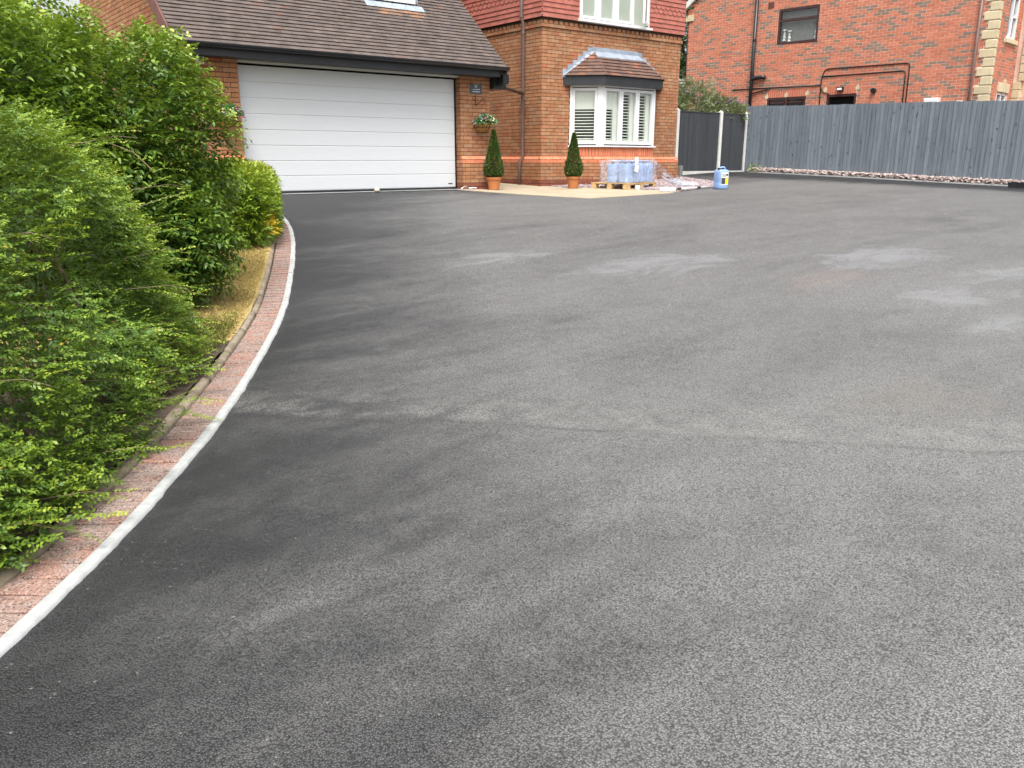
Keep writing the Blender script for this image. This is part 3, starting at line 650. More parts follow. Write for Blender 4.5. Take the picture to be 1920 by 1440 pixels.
jobs = []; nrow = int((YT - 13.42) / ca / .1)
for r in range(nrow):
    c0 = V3((0, 13.38, roof_z(13.38))) + rv * (r * .1)
    nt = int((RX1 - RX0) / .165)
    for k in range(-1, nt + 2):
        x = RX0 + (k + .5 * (r % 2)) * .165 + .0825
        xa, xb = max(x - .0815, RX0), min(x + .0815, RX1)
        if xb - xa < .025: continue
        x, w = (xa + xb) / 2, round(xb - xa, 3)
        # leave the dormer opening clear
        if 8.06 < x < 9.22 and c0[1] > 14.60: continue
        mt = 'rooftile'
        if 8.1 < x < 9.2 and 14.28 < c0[1] < 14.6 and random.random() < .8: mt = 'newtile'
        me = tile_mesh(w, .135, .034, .008, .018, mt, ('roof', round(w, 3), mt))
        c = V3((x, c0[1], c0[2])); jobs.append((c, Xv, rv, rn, me, np.linalg.norm(c - V3((0, 0, CAMZ)))))
lay_tiles(roof_o, 'roof_tile', 'roof_tiling', jobs)
# dormer standing on the roof
dm = MB(); dm.abox((8.02, 9.24), (14.70, 16.2), (4.0, 5.6)); dorm = dm.build('dormer', 'lead', roof_o)
dw = MB()
for a, b, z0, z1 in ((8.1, 9.12, 4.20, 4.27), (8.1, 8.16, 4.27, 5.5), (9.06, 9.12, 4.27, 5.5), (8.1, 9.12, 5.44, 5.5), (8.58, 8.64, 4.27, 5.44)): dw.abox((a, b), (14.60, 14.695), (z0, z1))
dwin = dw.build('window_frame', 'white', roof_o); m = MB(); m.add([(8.16, 14.65, 4.27), (9.06, 14.65, 4.27), (9.06, 14.65, 5.44), (8.16, 14.65, 5.44)], [(0, 1, 2, 3)]); m.build('pane', 'glass', roof_o)
m = MB(); m.abox((8.17, 9.05), (14.69, 14.70), (4.28, 5.43)); m.build('blind', 'pale', roof_o)
ap = MB(); ap.box(V3((0, 14.60, roof_z(14.60))), Xv, rv, rn, (8.0, 9.26), (-.14, .03), (.020, .036)); ap.build('lead_apron', 'lead', roof_o, bevel=.004)
# tile hanging on the bay block
jobs = []; wallT = thing  # (namespace only)
def hang(o, u, n, a0, a1, holes=()):
    for r in range(17):
        z = 4.285 + .1 * r + (0 if r == 0 else .005); club = r in (4, 5)
        nt = int((a1 - a0) / .165) + 2
        for k in range(-1, nt):
            a = a0 + (k + .5 * (r % 2)) * .165 + .0825
            xa, xb = max(a - .0815, a0), min(a + .0815, a1)
            for h0, h1, h2, h3 in holes:
                if h2 < z + .06 < h3:
                    if xa < h0 < xb: xb = h0
                    elif xa < h1 < xb: xa = h1
                    elif h0 <= xa and xb <= h1: xb = xa
            if xb - xa < .025: continue
            a, w = (xa + xb) / 2, round(xb - xa, 3); edge = w < .16
            me = club_mesh('walltile') if (club and not edge) else tile_mesh(w, .13, .032, .010, .015, 'walltile', ('hang', w))
            c = V3(o) + u * a + UP * z + n * .045; jobs.append((c, u, UP, n, me, np.linalg.norm(c - V3((0, 0, CAMZ))) + (5 if z > 5.2 else 0)))
UWX0, UWX1 = 13.33, 15.60
hang(V3((0, BY, 0)), Xv, nF, BX0 - .05, BX1 + .05, [(UWX0 - .0, UWX1 + .0, 4.2, 5.6)])
hang(V3((BX0, BY, 0)), -Yv, nL, -2.9, .05)
lay_tiles(house, 'hung_tile', 'tile_hanging', jobs)
bk = MB(); bk.abox((BX0 - .04, BX1 + .04), (BY - .04, BY + .005), (4.325, 4.335)); bk.abox((BX0 - .03, BX0 + .005), (BY - .03, BY + 2.95), (4.32, 6.0)); bk.abox((BX0, UWX0), (BY - .03, BY), (4.335, 6.0)); bk.abox((UWX1, BX1 + .03), (BY - .03, BY), (4.335, 6.0)); bk.build('tile_backing', 'mortar', house)
m = MB(); m.abox((BX0 - .3, BX1 + .3), (BY - .3, BY + 3.2), (6.2, 6.3)); m.build('eaves_soffit', 'white', house)

# ------------------------------------------------------------------ garage door
DYP = 13.95
gd = MB(); gd.abox((5.16, 9.62), (DYP + .05, DYP + .08), (.6, 2.9)); gd = gd.build('garage_door', 'dark', house)
zt, zb = 2.815, .785; ph = (zt - zb) / 8
for k in range(8):
    m = MB(); z0 = zb + k * ph; pw = (5.24, 9.535)
    m.abox(pw, (DYP, DYP + .03), (z0 + .006, z0 + ph - .004)); p = m.build('panel', 'door', gd, loc=(7.4, DYP, z0 + ph / 2), bevel=.005)
    m = MB(); m.abox(pw, (DYP + .006, DYP + .03), (z0 - .004, z0 + .0055)); m.build('panel_joint', 'steel', gd)
m = MB(); m.abox((5.14, 9.59), (DYP - .12, DYP + .04), (2.845, 2.905)); m.build('head_rail', 'steel', gd, bevel=.004)
m = MB(); m.abox((5.24, 9.535), (DYP - .004, DYP + .03), (zb - .03, zb - .003)); m.build('bottom_seal', 'black', gd)
for xa in (9.537, 5.22): m = MB(); m.abox((xa, xa + .018), (DYP - .005, DYP + .04), (.74, 2.84)); m.build('side_seal', 'black', gd)
m = MB(); m.abox((9.36, 9.46), (DYP - .004, DYP - .0005), (.842, .862)); m.build('maker_badge', 'black', gd)
# white painted strip along the threshold
ts = MB()
for k in range(22):
    x = 4.95 + k * .22; x2 = x + .22; r0, r1 = .006 * math.sin(k * 1.7), .006 * math.sin((k + 1) * 1.7)
    a, b = 13.50, 13.56
    ts.add([(x, a + r0, float(gz(x, a)) + .012), (x2, a + r1, float(gz(x2, a)) + .012), (x2, b, float(gz(x2, b)) + .014), (x, b, float(gz(x, b)) + .014)], [(0, 1, 2, 3)])
tag(ts.build('threshold_strip', 'paint'), kind='structure')
th = MB()
for k in range(20):
    x = 5.22 + k * .217; x2 = x + .217
    th.add([(x, 13.56, float(gz(x, 13.56)) + .008), (x2, 13.56, float(gz(x2, 13.56)) + .008), (x2, 14.02, .757), (x, 14.02, .757)], [(0, 1, 2, 3)])
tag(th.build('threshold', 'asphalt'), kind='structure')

# ------------------------------------------------------------------ gutters, fascia, pipes
m = MB(); m.abox((RX0 + .02, 10.30), (13.46, 13.49), (2.865, 3.02)); m.abox((RX0 + .02, 10.30), (13.49, GY), (2.868, 2.882)); m.build('fascia', 'fascia', house, bevel=.004)
gt = MB(); prof = [(.062 * math.cos(a), .058 * math.sin(a)) for a in np.linspace(math.pi, 2 * math.pi, 9)]
xs = (RX0 - .04, 10.44)
vs = [(x, 13.395 + p, 3.035 + q) for x in xs for p, q in prof]; gt.add(vs, [(i, i + 1, i + 10, i + 9) for i in range(8)] + [tuple(range(9)), tuple(range(17, 8, -1))])
gt.abox((xs[0], xs[1]), (13.330, 13.338), (3.03, 3.045)); gutter = gt.build('gutter', 'black', house)
for x in (5.0, 6.0, 7.0, 8.0, 8.7, 9.4, 10.1):
    m = MB(); pr = [(.066 * math.cos(a), .062 * math.sin(a)) for a in np.linspace(math.pi, 2 * math.pi, 9)]
    m.add([(x + d, 13.395 + p, 3.036 + q) for d in (-.02, .02) for p, q in pr], [(i, i + 1, i + 10, i + 9) for i in range(8)] + [tuple(range(9)), tuple(range(17, 8, -1))]); m.build('bracket', 'black', gutter)
bb = MB(); q = V3((0, 13.36, roof_z(13.36))); bb.box(q, -Yv * 0 + Xv, rv, rn, (RX0 - .03, RX0 + .005), (-.03, 5.5), (-.20, .012)); bb.build('bargeboard', 'barge', house)
bb = MB(); bb.abox((RX0 - .028, RX0 + .24), (13.40, 13.60), (2.83, 2.99)); bb.build('box_end', 'barge', house)
bb = MB(); bb.box(q, Xv, rv, rn, (RX1 - .005, RX1 + .012), (.0, 5.5), (-.10, .004)); bb.abox((10.32, 10.43), (13.47, 13.62), (2.90, 3.0)); bb.build('verge_board', 'mortar', house)
bb = MB(); bb.abox((GX1 + .003, 10.60), (13.66, 17.2), (2.66, 2.98)); bb.build('porch_soffit', 'black', house)
def pipe(name, pts, r, mat, clips=(), parent=house, cr=1.25):
    m = MB(); m.tube(pts, r, 12); o = m.build(name, mat, parent, smooth=True)
    for c in clips:
        m = MB(); m.tube([V3(c) - UP * .03, V3(c) + UP * .03], r * cr, 12); m.build('clip', mat, o)
    return o
PX = BX0 - .06
def z_at(y): return 0
pipe('downpipe', [(PX, 15.17, 6.0), (PX - .05, 15.17, 4.45), (PX - .05, 15.17, 4.32), (PX, 15.17, 4.22), (PX, 15.17, 1.36), (PX - .055, 15.22, 1.24), (PX - .055, 15.22, .70)], .038, 'brownpipe', [(PX - .05, 15.17, 4.36), (PX, 15.17, 4.02), (PX, 15.17, 2.66), (PX - .055, 15.22, 1.21)])
pipe('feed_pipe', [(10.42, 13.42, 3.0), (10.44, 13.55, 2.80), (10.50, 13.75, 2.72), (12.20, 15.12, 2.76 - .02)], .034, 'black')
m = MB(); m.abox((10.36, 10.50), (13.44, 13.60), (2.74, 2.92)); m.build('gutter_hopper', 'black', house)
pipe('side_downpipe', [(4.36, 13.42, 3.0), (4.36, 13.45, 2.88), (4.34, 13.74, 2.62), (4.34, 13.74, .5)], .034, 'brownpipe', [(4.34, 13.74, 2.55)])
m = MB(); m.abox((4.365, 4.40), (14.32, 14.40), (3.15, 3.33)); m.build('wall_vent', 'grey', house)

# ------------------------------------------------------------------ windows
def light(parent, o, u, n, a0, a1, z0, z1, fr=.05, th=.06, frm='white', back=None, dep=.0):
    """one framed light: frame bars, pane, optional backing"""
    m = MB()
    for a, b, c, d in ((a0, a1, z0, z0 + fr), (a0, a1, z1 - fr, z1), (a0, a0 + fr, z0 + fr, z1 - fr), (a1 - fr, a1, z0 + fr, z1 - fr)): m.box(o, u, UP, n, (a, b), (c, d), (dep - th, dep))
    f = m.build('frame', frm, parent)
    g = MB(); g.add([V3(o) + u * a + UP * z + n * (dep - th * .55) for a, z in ((a0 + fr, z0 + fr), (a1 - fr, z0 + fr), (a1 - fr, z1 - fr), (a0 + fr, z1 - fr))], [(0, 1, 2, 3)]); g.build('pane', 'glass', parent)
    if back:
        g = MB(); g.add([V3(o) + u * a + UP * z + n * (dep - th - .004) for a, z in ((a0, z0), (a1, z0), (a1, z1), (a0, z1))], [(0, 1, 2, 3)]); g.build('blind', back, parent)
ZS, ZH = 1.625, 2.895
m = MB(); m.add([(BL + .01, BY + .02, ZS), (BC0, BYF + .1, ZS), (BC1, BYF + .1, ZS), (BR_ - .01, BY + .02, ZS), (BL + .01, BY + .6, ZS), (BR_ - .01, BY + .6, ZS), (BL, BY + .6, ZH + .1), (BR_, BY + .6, ZH + .1)], [(4, 5, 7, 6), (0, 1, 2, 3), (0, 3, 5, 4)])
bayw = m.build('bay_window', 'dark', house)
for k, (p, q) in enumerate(CANT):
    u = (q - p); L = np.linalg.norm(u); u /= L; n = V3((u[1], -u[0], 0))
    m = MB(); m.box(p, u, UP, n, (-.03, L + .03), (1.592, ZS), (-.06, .055)); m.build('sill', 'white', bayw, bevel=.004)
    m = MB(); m.box(p, u, UP, n, (0, L), (ZH, 3.0), (-.1, .0)); m.build('head', 'white', bayw)
    if k == 1: posts, lights = [(0, .07), (L - .05, L)], [(.07 + i * (L - .12) / 3, .07 + (i + 1) * (L - .12) / 3) for i in range(3)]
    else: posts, lights = [(0, .05), (L - .11, L)], [(.05, L - .11)]
    m = MB()
    for a, b in posts: m.box(p, u, UP, n, (a, b), (ZS, ZH), (-.08, .005))
    m.build('post', 'white', bayw)
    for j, (a, b) in enumerate(lights):
        light(bayw, p, u, n, a + .004, b - .004, ZS + .03, ZH - .02, .058, .06)
        if k == 2: continue
        # plantation shutter behind the pane
        d0 = -.085; za, zc = ZS + .11, ZH - .09
        wide = b - a - .12
        s0, s1 = (a + .055, b - .055) if k == 0 else (a + .045, a + .045 + wide * .72)
        zo = 2.42 if (k == 0 or j == 0) else 2.76
        m = MB()
        m.box(p, u, UP, n, (s0, s1), (za - .03, za + .02), (d0 - .03, d0)); m.box(p, u, UP, n, (s0, s1), (zo, zc + .06), (d0 - .03, d0 - .002))
        if k == 1: m.box(p, u, UP, n, (s1 + .002, b - .035), (za - .03, zc + .06), (d0 - .05, d0 + .005))
        m.build('shutter_frame', 'pale', bayw)
        z = za + .045
        while z < zo - .02:
            m = MB(); c = .5 * (s0 + s1)
            m.hexa([u * (s0 - c) + UP * -.014 + n * .022, u * (s1 - c) + UP * -.014 + n * .022, u * (s1 - c) + UP * -.004 + n * .026, u * (s0 - c) + UP * -.004 + n * .026, u * (s0 - c) + UP * .004 - n * .026, u * (s1 - c) + UP * .004 - n * .026, u * (s1 - c) + UP * .014 - n * .022, u * (s0 - c) + UP * .014 - n * .022])
            link('louvre', m.mesh('louvre', 'pale'), bayw, p + u * c + UP * z + n * (d0 - .02)); z += .066
# bay roof
FO = [(12.93, 14.58), (13.60, 13.915), (15.50, 13.915), (16.16, 14.58)]
TP = [V3((13.80, 14.53, 3.66)), V3((15.24, 14.53, 3.66))]
EV = [V3((x, y, 3.12)) for x, y in FO]
bf = MB()
for p, q in zip(FO, FO[1:]):
    p, q = V3((*p, 0)), V3((*q, 0)); u = q - p; L = np.linalg.norm(u); u /= L; n = V3((u[1], -u[0], 0)); bf.box(p, u, UP, n, (0, L), (2.925, 3.115), (-.025, .0))
bf.add([(x, y, 2.93) for x, y in FO], [(0, 1, 2, 3)])
bf.build('bay_fascia', 'fascia', house)
br = MB(); br.add([EV[0], EV[1], EV[2], EV[3], TP[0], TP[1]], [(0, 1, 4), (1, 2, 5, 4), (2, 3, 5)]); bay_roof = br.build('bay_roof', 'fascia', house)
def roof_face(bl, br_, tl, tr, rows, jobs):
    for r in range(rows):
        f0 = r / rows; a, b = bl + (tl - bl) * f0, br_ + (tr - br_) * f0
        L = np.linalg.norm(b - a)
        if L < .1: continue
        u = (b - a) / L; v = (tl - bl); v = v - u * (v @ u); v /= np.linalg.norm(v); n = np.cross(u, v)
        st = -.165 + (r % 2) * .0825
        while st < L:
            s0, s1 = max(st, -.02), min(st + .165, L + .02)
            if s1 - s0 > .03:
                w = round(s1 - s0 - .003, 2); me = tile_mesh(w, .12, .030, .008, .014, 'bayrooftile', ('bayr', w))
                c = a + u * (s0 + s1) / 2 + n * .01 - v * .02; jobs.append((c, u, v, n, me, np.linalg.norm(c)))
            st += .165
jobs = []; roof_face(EV[0], EV[1], TP[0] - V3((.02, 0, 0)), TP[0], 7, jobs); roof_face(EV[1], EV[2], TP[0], TP[1], 7, jobs); roof_face(EV[2], EV[3], TP[1], TP[1] + V3((.02, 0, 0)), 7, jobs)
lay_tiles(bay_roof, 'roof_tile', 'bay_tiling', jobs)
m = MB(); fn = V3((0, -.67, .74))
m.hexa([(13.78, 14.36, 3.575), (15.30, 14.36, 3.575), (15.30, 14.555, 3.70), (13.78, 14.555, 3.70), (13.78, 14.36, 3.55), (15.30, 14.36, 3.55), (15.30, 14.58, 3.68), (13.78, 14.58, 3.68)]); m.abox((13.80, 15.28), (14.555, 14.58), (3.69, 3.79)); m.build('lead_flashing', 'lead', bay_roof, bevel=.006)
for (A, B) in ((V3((12.90, 14.565, 3.12)), V3((13.80, 14.565, 3.72))), (V3((16.18, 14.565, 3.12)), V3((15.28, 14.565, 3.72)))):
    for k in range(6):
        p = A + (B - A) * (k / 6); q = A + (B - A) * ((k + 1) / 6); m = MB(); x0_, x1_ = sorted((p[0], q[0])); m.hexa([(x0_, 14.545, min(p[2], q[2]) - .03), (x1_, 14.545, min(p[2], q[2]) - .03), (x1_, 14.555, max(p[2], q[2]) + .05), (x0_, 14.555, max(p[2], q[2]) + .05), (x0_, 14.578, min(p[2], q[2]) - .03), (x1_, 14.578, min(p[2], q[2]) - .03), (x1_, 14.578, max(p[2], q[2]) + .05), (x0_, 14.578, max(p[2], q[2]) + .05)]); m.build('stepped_flashing', 'lead', bay_roof)
for A, B in ((EV[0], TP[0]), ):
    m = MB(); d = B - A; L = np.linalg.norm(d); d /= L; n = V3((-.4, -.45, .8)); n /= np.linalg.norm(n); w = np.cross(n, d); m.box(A, d, w, n, (-.02, L), (-.04, .09), (.01, .04)); m.build('hip_flashing', 'lead', bay_roof, bevel=.005)
# first-floor casement window, right-hand sash standing open
m = MB(); m.abox((UWX0 - .05, UWX1 + .04), (BY - .14, BY), (4.28, 4.325)); upw = m.build('upper_window', 'white', house, bevel=.005)
o = V3((0, BY, 0)); lw = (UWX1 - UWX0) / 4
m = MB()
for k in range(5): m.box(o, Xv, UP, nF, (UWX0 + k * lw - (.03 if k else 0), UWX0 + k * lw + (.03 if k < 4 else 0)), (4.325, 5.55), (-.05, .06))
m.box(o, Xv, UP, nF, (UWX0 + .03, UWX1 - .03), (4.326, 4.36), (-.05, .058)); m.box(o, Xv, UP, nF, (UWX0, UWX1), (5.5, 5.56), (-.05, .062)); m.build('outer_frame', 'white', upw)
for k in range(3): light(upw, o, Xv, nF, UWX0 + k * lw + .034, UWX0 + (k + 1) * lw - .034, 4.365, 5.49, .05, .06, back='pale2', dep=.075)
m = MB(); m.box(o, Xv, UP, nF, (UWX0 + 3 * lw, UWX1), (4.36, 5.5), (-.006, .002)); m.build('blind', 'pale2', upw)
hp = V3((UWX1 - .03, BY - .07, 0)); a = R(32); hu = V3((-math.cos(a), -math.sin(a), 0)); hn = V3((math.sin(a), -math.cos(a), 0))
light(upw, hp, hu, hn, 0, lw - .07, 4.375, 5.48, .055, .05)
m = MB(); m.abox((UWX0, UWX1), (BY - .012, BY + .5), (4.2, 4.28)); m.build('cavity', 'mortar', upw)

# ------------------------------------------------------------------ fixings on the garage wall
pl = thing('house_sign', 'slate grey house number sign on the garage pier', 'sign', (9.94, GY - .012, 2.645))
m = MB(); m.abox((9.80, 10.085), (GY - .014, GY - .002), (2.555, 2.74)); m.build('plate', 'slate', pl)
cu = bpy.data.curves.new('number', 'FONT'); cu.body = '57'; cu.size = .075; cu.align_x = 'CENTER'; cu.extrude = .001
to = bpy.data.objects.new('t', cu); COL.objects.link(to); bpy.context.view_layer.update()
me = bpy.data.meshes.new_from_object(to.evaluated_get(bpy.context.evaluated_depsgraph_get())); bpy.data.objects.remove(to); me.materials.clear(); me.materials.append(MAT['white'])
link('number', me, pl, (9.942, GY - .0165, 2.672), rot=(R(90), 0, 0))
m = MB()                                                   # two lines of small script lettering
for row, (z, w) in enumerate(((2.637, .075), (2.595, .085))):
    x = 9.942 - w
    while x < 9.942 + w:
        h = random.choice((.012, .012, .014, .022)); m.abox((x, x + .004), (GY - .017, GY - .0145), (z - .004, z - .004 + h)); m.abox((x, x + .011), (GY - .0172, GY - .0145), (z - .004 + random.choice((0, .009)), z - .001 + .003 + random.choice((0, .009)))); x += .0135
m.build('lettering', 'white', pl)
def hook(x, z, label, tilt):
    t = thing('wall_hook', label, 'hook', (x, GY, z), group=None)
    m = MB(); m.tube([(x, GY - .012, z + .11), (x, GY - .012, z - .085)], .007, 6); m.build('back_bar', 'iron', t)
    m = MB(); m.tube([(x - .05, GY - .010, z + .015), (x + .0, GY - .010, z + .015)], .006, 6); m.build('cross_bar', 'iron', t)
    m = MB(); m.tube([(x, GY - .012, z - .085), (x + .02, GY - .05, z - .07), (x + .045, GY - .13, z - .01), (x + .055, GY - .19, z + .03), (x + .06, GY - .225, z + .028), (x + .062, GY - .235, z + .0), (x + .06, GY - .215, z - .02), (x + .058, GY - .20, z - .01)], .007, 6); m.build('arm', 'iron', t)
hook(9.925, 2.43, 'black scrolled iron hook below the house sign', 0)
hook(4.88, 2.40, 'black scrolled iron hook left of the garage door above the shrub', 0)

# ------------------------------------------------------------------ foliage builders
def vnoise(p, f, seed=0):
    q = p * f + seed * 17.3; i = np.floor(q).astype(np.int64); t = q - i; t = t * t * (3 - 2 * t)
    def h(a, b, c):
        n = (a * 374761393 + b * 668265263 + c * 2147483647 + seed * 1274126177) & 0x7fffffff
        n = ((n ^ (n >> 13)) * 1274126177) & 0x7fffffff; return (n ^ (n >> 16)) % 65536 / 65535.
    r = 0
    for dx in (0, 1):
        for dy in (0, 1):
            for dz in (0, 1):
                w = (t[:, 0] if dx else 1 - t[:, 0]) * (t[:, 1] if dy else 1 - t[:, 1]) * (t[:, 2] if dz else 1 - t[:, 2]); r = r + w * h(i[:, 0] + dx, i[:, 1] + dy, i[:, 2] + dz)
    return r
def unit(v): return v / (np.linalg.norm(v, axis=-1, keepdims=True) + 1e-9)
def leaf_arrays(base, axis, nrm, ln, wd, fold=.25, droop=0., shape=4):
    """diamond or six-point leaves folded along the midrib"""
    axis = unit(axis); side = unit(np.cross(axis, nrm)); nrm = np.cross(side, axis)
    L, Wd = ln[:, None], wd[:, None]; N = len(base)
    P = lambda t, s, h: base + axis * (L * t) + side * (Wd * s) + nrm * (Wd * h) - UP * (L * droop * t * t)
    if shape == 4:
        v = np.stack([P(0, 0, 0), P(.5, .5, fold), P(1, 0, 0), P(.5, -.5, fold)], 1); f = np.array([(0, 1, 2), (0, 2, 3)]); k = 4
    else:
        v = np.stack([P(0, 0, 0), P(.3, .5, fold), P(.68, .36, fold * .7), P(1, 0, 0), P(.68, -.36, fold * .7), P(.3, -.5, fold), P(.5, 0, 0)], 1)
        f = np.array([(0, 1, 6), (1, 2, 6), (2, 3, 6), (3, 4, 6), (4, 5, 6), (5, 0, 6)]); k = 7
    F = (f[None] + (np.arange(N) * k)[:, None, None]).reshape(-1, 3)
    return v.reshape(-1, 3), F, len(f)
def foliage(name, mat, parent, base, axis, nrm, ln, wd, rnd, fold=.25, droop=0., shape=4, smooth=False):
    v, f, k = leaf_arrays(base, axis, nrm, ln, wd, fold, droop, shape)
    return link(name, npmesh(name, v, f, mat, np.repeat(np.clip(rnd, 0, 1), k), smooth), parent)
def sprays(org, dirs, n_leaf, step, opp, up_bias, rng):
    """leaf seats along twigs: returns seat point, leaf axis, leaf normal, twig index, position along twig"""
    N = len(org); k = np.arange(n_leaf); d = unit(dirs)
    ref = unit(np.tile(UP, (N, 1)) * up_bias + rng.normal(0, .35, (N, 3))); side = unit(np.cross(d, ref)); nn = np.cross(side, d)
    nn *= np.sign(nn[:, 2:] + 1e-6); 
    t = (k + 1) * step
    pts = org[:, None] + d[:, None] * t[None, :, None] - UP * (t[None, :, None] ** 2) * rng.uniform(.0, 1.2, (N, 1, 1))
    sg = np.where(k % 2 == 0, 1., -1.)
    if opp: pts = np.repeat(pts, 2, 1); sg = np.tile([1., -1.], n_leaf); t = np.repeat(t, 2)
    m = pts.shape[1]
    ax = side[:, None] * sg[None, :, None] + d[:, None] * rng.uniform(.35, .9, (N, m, 1)) + rng.normal(0, .22, (N, m, 3))
    nr = nn[:, None] + rng.normal(0, .30, (N, m, 3))
    return pts.reshape(-1, 3), ax.reshape(-1, 3), nr.reshape(-1, 3), np.repeat(np.arange(N), m), np.tile(t / t.max(), N)
def twigs(mb, org, dirs, length, r, idx):
    for i in idx: mb.tube([org[i] - dirs[i] * .12, org[i] + dirs[i] * length * .9 - UP * .02], [r, r * .5], 4, random.random(), cap=False)
def ellipsoid_shell(c, rad, n, rng, depth=.35, lump=.22, f=2.0, seed=1):
    d = unit(rng.normal(0, 1, (n, 3))); c, rad = V3(c), V3(rad)
    lum = 1 + lump * (vnoise(c + d * rad, f, seed) - .5) * 2 + lump * .5 * (vnoise(c + d * rad, f * 2.7, seed + 3) - .5) * 2
    q = 1 - depth * rng.uniform(0, 1, n) ** 1.6
    return c + d * rad * (lum * q)[:, None], unit(d / rad), q, d
CAMP = V3((0, 0, CAMZ))

# ---- the tall broad-leaved shrub
rA = np.random.default_rng(3)
shrubA = thing('broadleaf_shrub', 'tall rounded bright green broad-leaved shrub beside the garage', 'shrub', g3(1.6, 7.9, .03))
ELL = [((1.68, 7.60, 1.20), (.97, 1.0, 1.10), 5400), ((.82, 8.8, 1.62), (1.08, 1.2, 1.20), 4200), ((.85, 7.0, 1.30), (.66, .80, .95), 2400), ((1.86, 7.0, .72), (.47, .55, .50), 1300), ((.3, 10.2, 1.85), (1.2, 1.3, 1.3), 2200)]
OO, DD, QQ = [], [], []
for i, (c, r, n) in enumerate(ELL):
    p, nr, q, d = ellipsoid_shell(c, r, int(n * 2.2), rA, .30, .20, 1.7, i)
    tocam = unit(CAMP - p); ok = ((nr * tocam).sum(1) > -.25) | (nr[:, 2] > .45)
    for j, (c2, r2, _) in enumerate(ELL):
        if j != i: ok &= (((p - V3(c2)) / V3(r2)) ** 2).sum(1) > .62
    ok &= p[:, 2] > gz(p[:, 0], p[:, 1]) + .18
    # keep hollows dark: thin the lower left flank where the shrub is bare
    hole = np.exp(-(((p - V3((1.15, 6.4, .85))) / V3((.40, .55, .42))) ** 2).sum(1)); ok &= rA.uniform(0, 1, len(p)) > hole * .96
    ok &= (vnoise(p, 2.7, 40 + i) > .34) | (q < .84)
    ok &= rA.uniform(0, 1, len(p)) < n / (n * 2.2) * 1.65
    OO.append(p[ok]); DD.append(unit(nr[ok] * .9 + rA.normal(0, .45, (ok.sum(), 3)) + V3((0, 0, .05)))); QQ.append(q[ok])
OO, DD, QQ = map(np.concatenate, (OO, DD, QQ))
# upright whippy shoots on top
sh = []
for (x, y, z, h, lx, ly) in ((1.02, 7.4, 2.10, .60, .02, 0), (1.32, 7.6, 2.08, .42, .05, 0), (.8, 7.9, 2.4, .55, -.04, .05), (1.6, 7.9, 2.0, .36, .08, 0), (.75, 8.4, 2.6, .55, .03, .03), (1.9, 7.9, 1.85, .30, .1, 0), (1.0, 8.0, 2.45, .5, 0, 0), (2.15, 7.9, 1.6, .30, .16, .04), (2.25, 7.8, 1.4, .28, .2, .0), (2.3, 7.7, 1.15, .25, .2, 0), (.6, 7.4, 2.2, .5, -.03, 0), (.4, 8.8, 2.6, .5, 0, 0)):
    path = [V3((x + lx * t, y + ly * t, z - .35 + (h + .35) * t)) for t in np.linspace(0, 1, 6)]; sh.append(path)
P, AX, NR, TI, TP_ = sprays(OO, DD, 8, .026, False, 1.0, rA)
clump = vnoise(OO, 3.2, 5)[TI]
hgt = np.clip((P[:, 2] - .5) / 2.0, 0, 1)
young = np.clip((QQ[TI] - .82) / .18, 0, 1) * TP_
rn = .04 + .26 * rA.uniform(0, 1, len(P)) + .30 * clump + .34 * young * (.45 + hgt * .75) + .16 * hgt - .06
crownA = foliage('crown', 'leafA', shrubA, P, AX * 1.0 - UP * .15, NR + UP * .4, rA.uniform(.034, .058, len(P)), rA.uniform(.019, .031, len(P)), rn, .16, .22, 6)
ni = 26000; ci = rA.integers(0, len(ELL), ni); d = unit(rA.normal(0, 1, (ni, 3))); cc = np.array([e_[0] for e_ in ELL])[ci]; rr = np.array([e_[1] for e_ in ELL])[ci]; p = cc + d * rr * rA.uniform(.35, .86, (ni, 1)); p = p[p[:, 2] > gz(p[:, 0], p[:, 1]) + .1]; ni = len(p)
foliage('inner_leaf', 'leafA', shrubA, p, rA.normal(0, 1, (ni, 3)), rA.normal(0, 1, (ni, 3)) + UP, rA.uniform(.06, .10, ni), rA.uniform(.04, .06, ni), rA.uniform(0, .3, ni), .15, .2, 4)
wb = MB()
for path in sh: wb.tube(path, np.linspace(.006, .002, 6), 5, random.random())
sp = []; 
for path in sh:
    for t in np.linspace(.15, 1, 9): 
        k = min(int(t * 5), 4); f = t * 5 - k; sp.append(path[k] * (1 - f) + path[k + 1] * f)
sp = np.repeat(np.array(sp), 2, 0); ax = rA.normal(0, 1, sp.shape) * V3((1, 1, .25)) + V3((0, 0, .25))
foliage('shoot_leaf', 'leafA', shrubA, sp, ax, np.tile(UP, (len(sp), 1)) + rA.normal(0, .3, sp.shape), rA.uniform(.04, .065, len(sp)), rA.uniform(.022, .034, len(sp)), rA.uniform(.45, .95, len(sp)), .15, .25, 6)
base = V3(g3(1.5, 7.6, -.05))
for k in range(16):
    e = OO[rA.integers(len(OO))]; b = base + rA.normal(0, .16, 3) * V3((1.6, 1.6, 0)); mid = b + (e - b) * .45 + UP * .18 + rA.normal(0, .06, 3)
    wb.tube([b, mid, b + (e - b) * .78 + UP * .06, e], [.022, .015, .009, .004], 6, random.random())
# dead pale twigs in the bare hollow
for k in range(46):
    b = V3((1.15, 6.75, .95)) + rA.normal(0, 1, 3) * V3((.30, .30, .30)); d = unit(rA.normal(0, 1, 3) * V3((1, .7, .5))); L = rA.uniform(.12, .42)
    wb.tube([b, b + d * L * .5 + rA.normal(0, .015, 3), b + d * L], [.004, .003, .0015], 4, random.random(), cap=False)
wb.build('trunk', 'bark', shrubA)

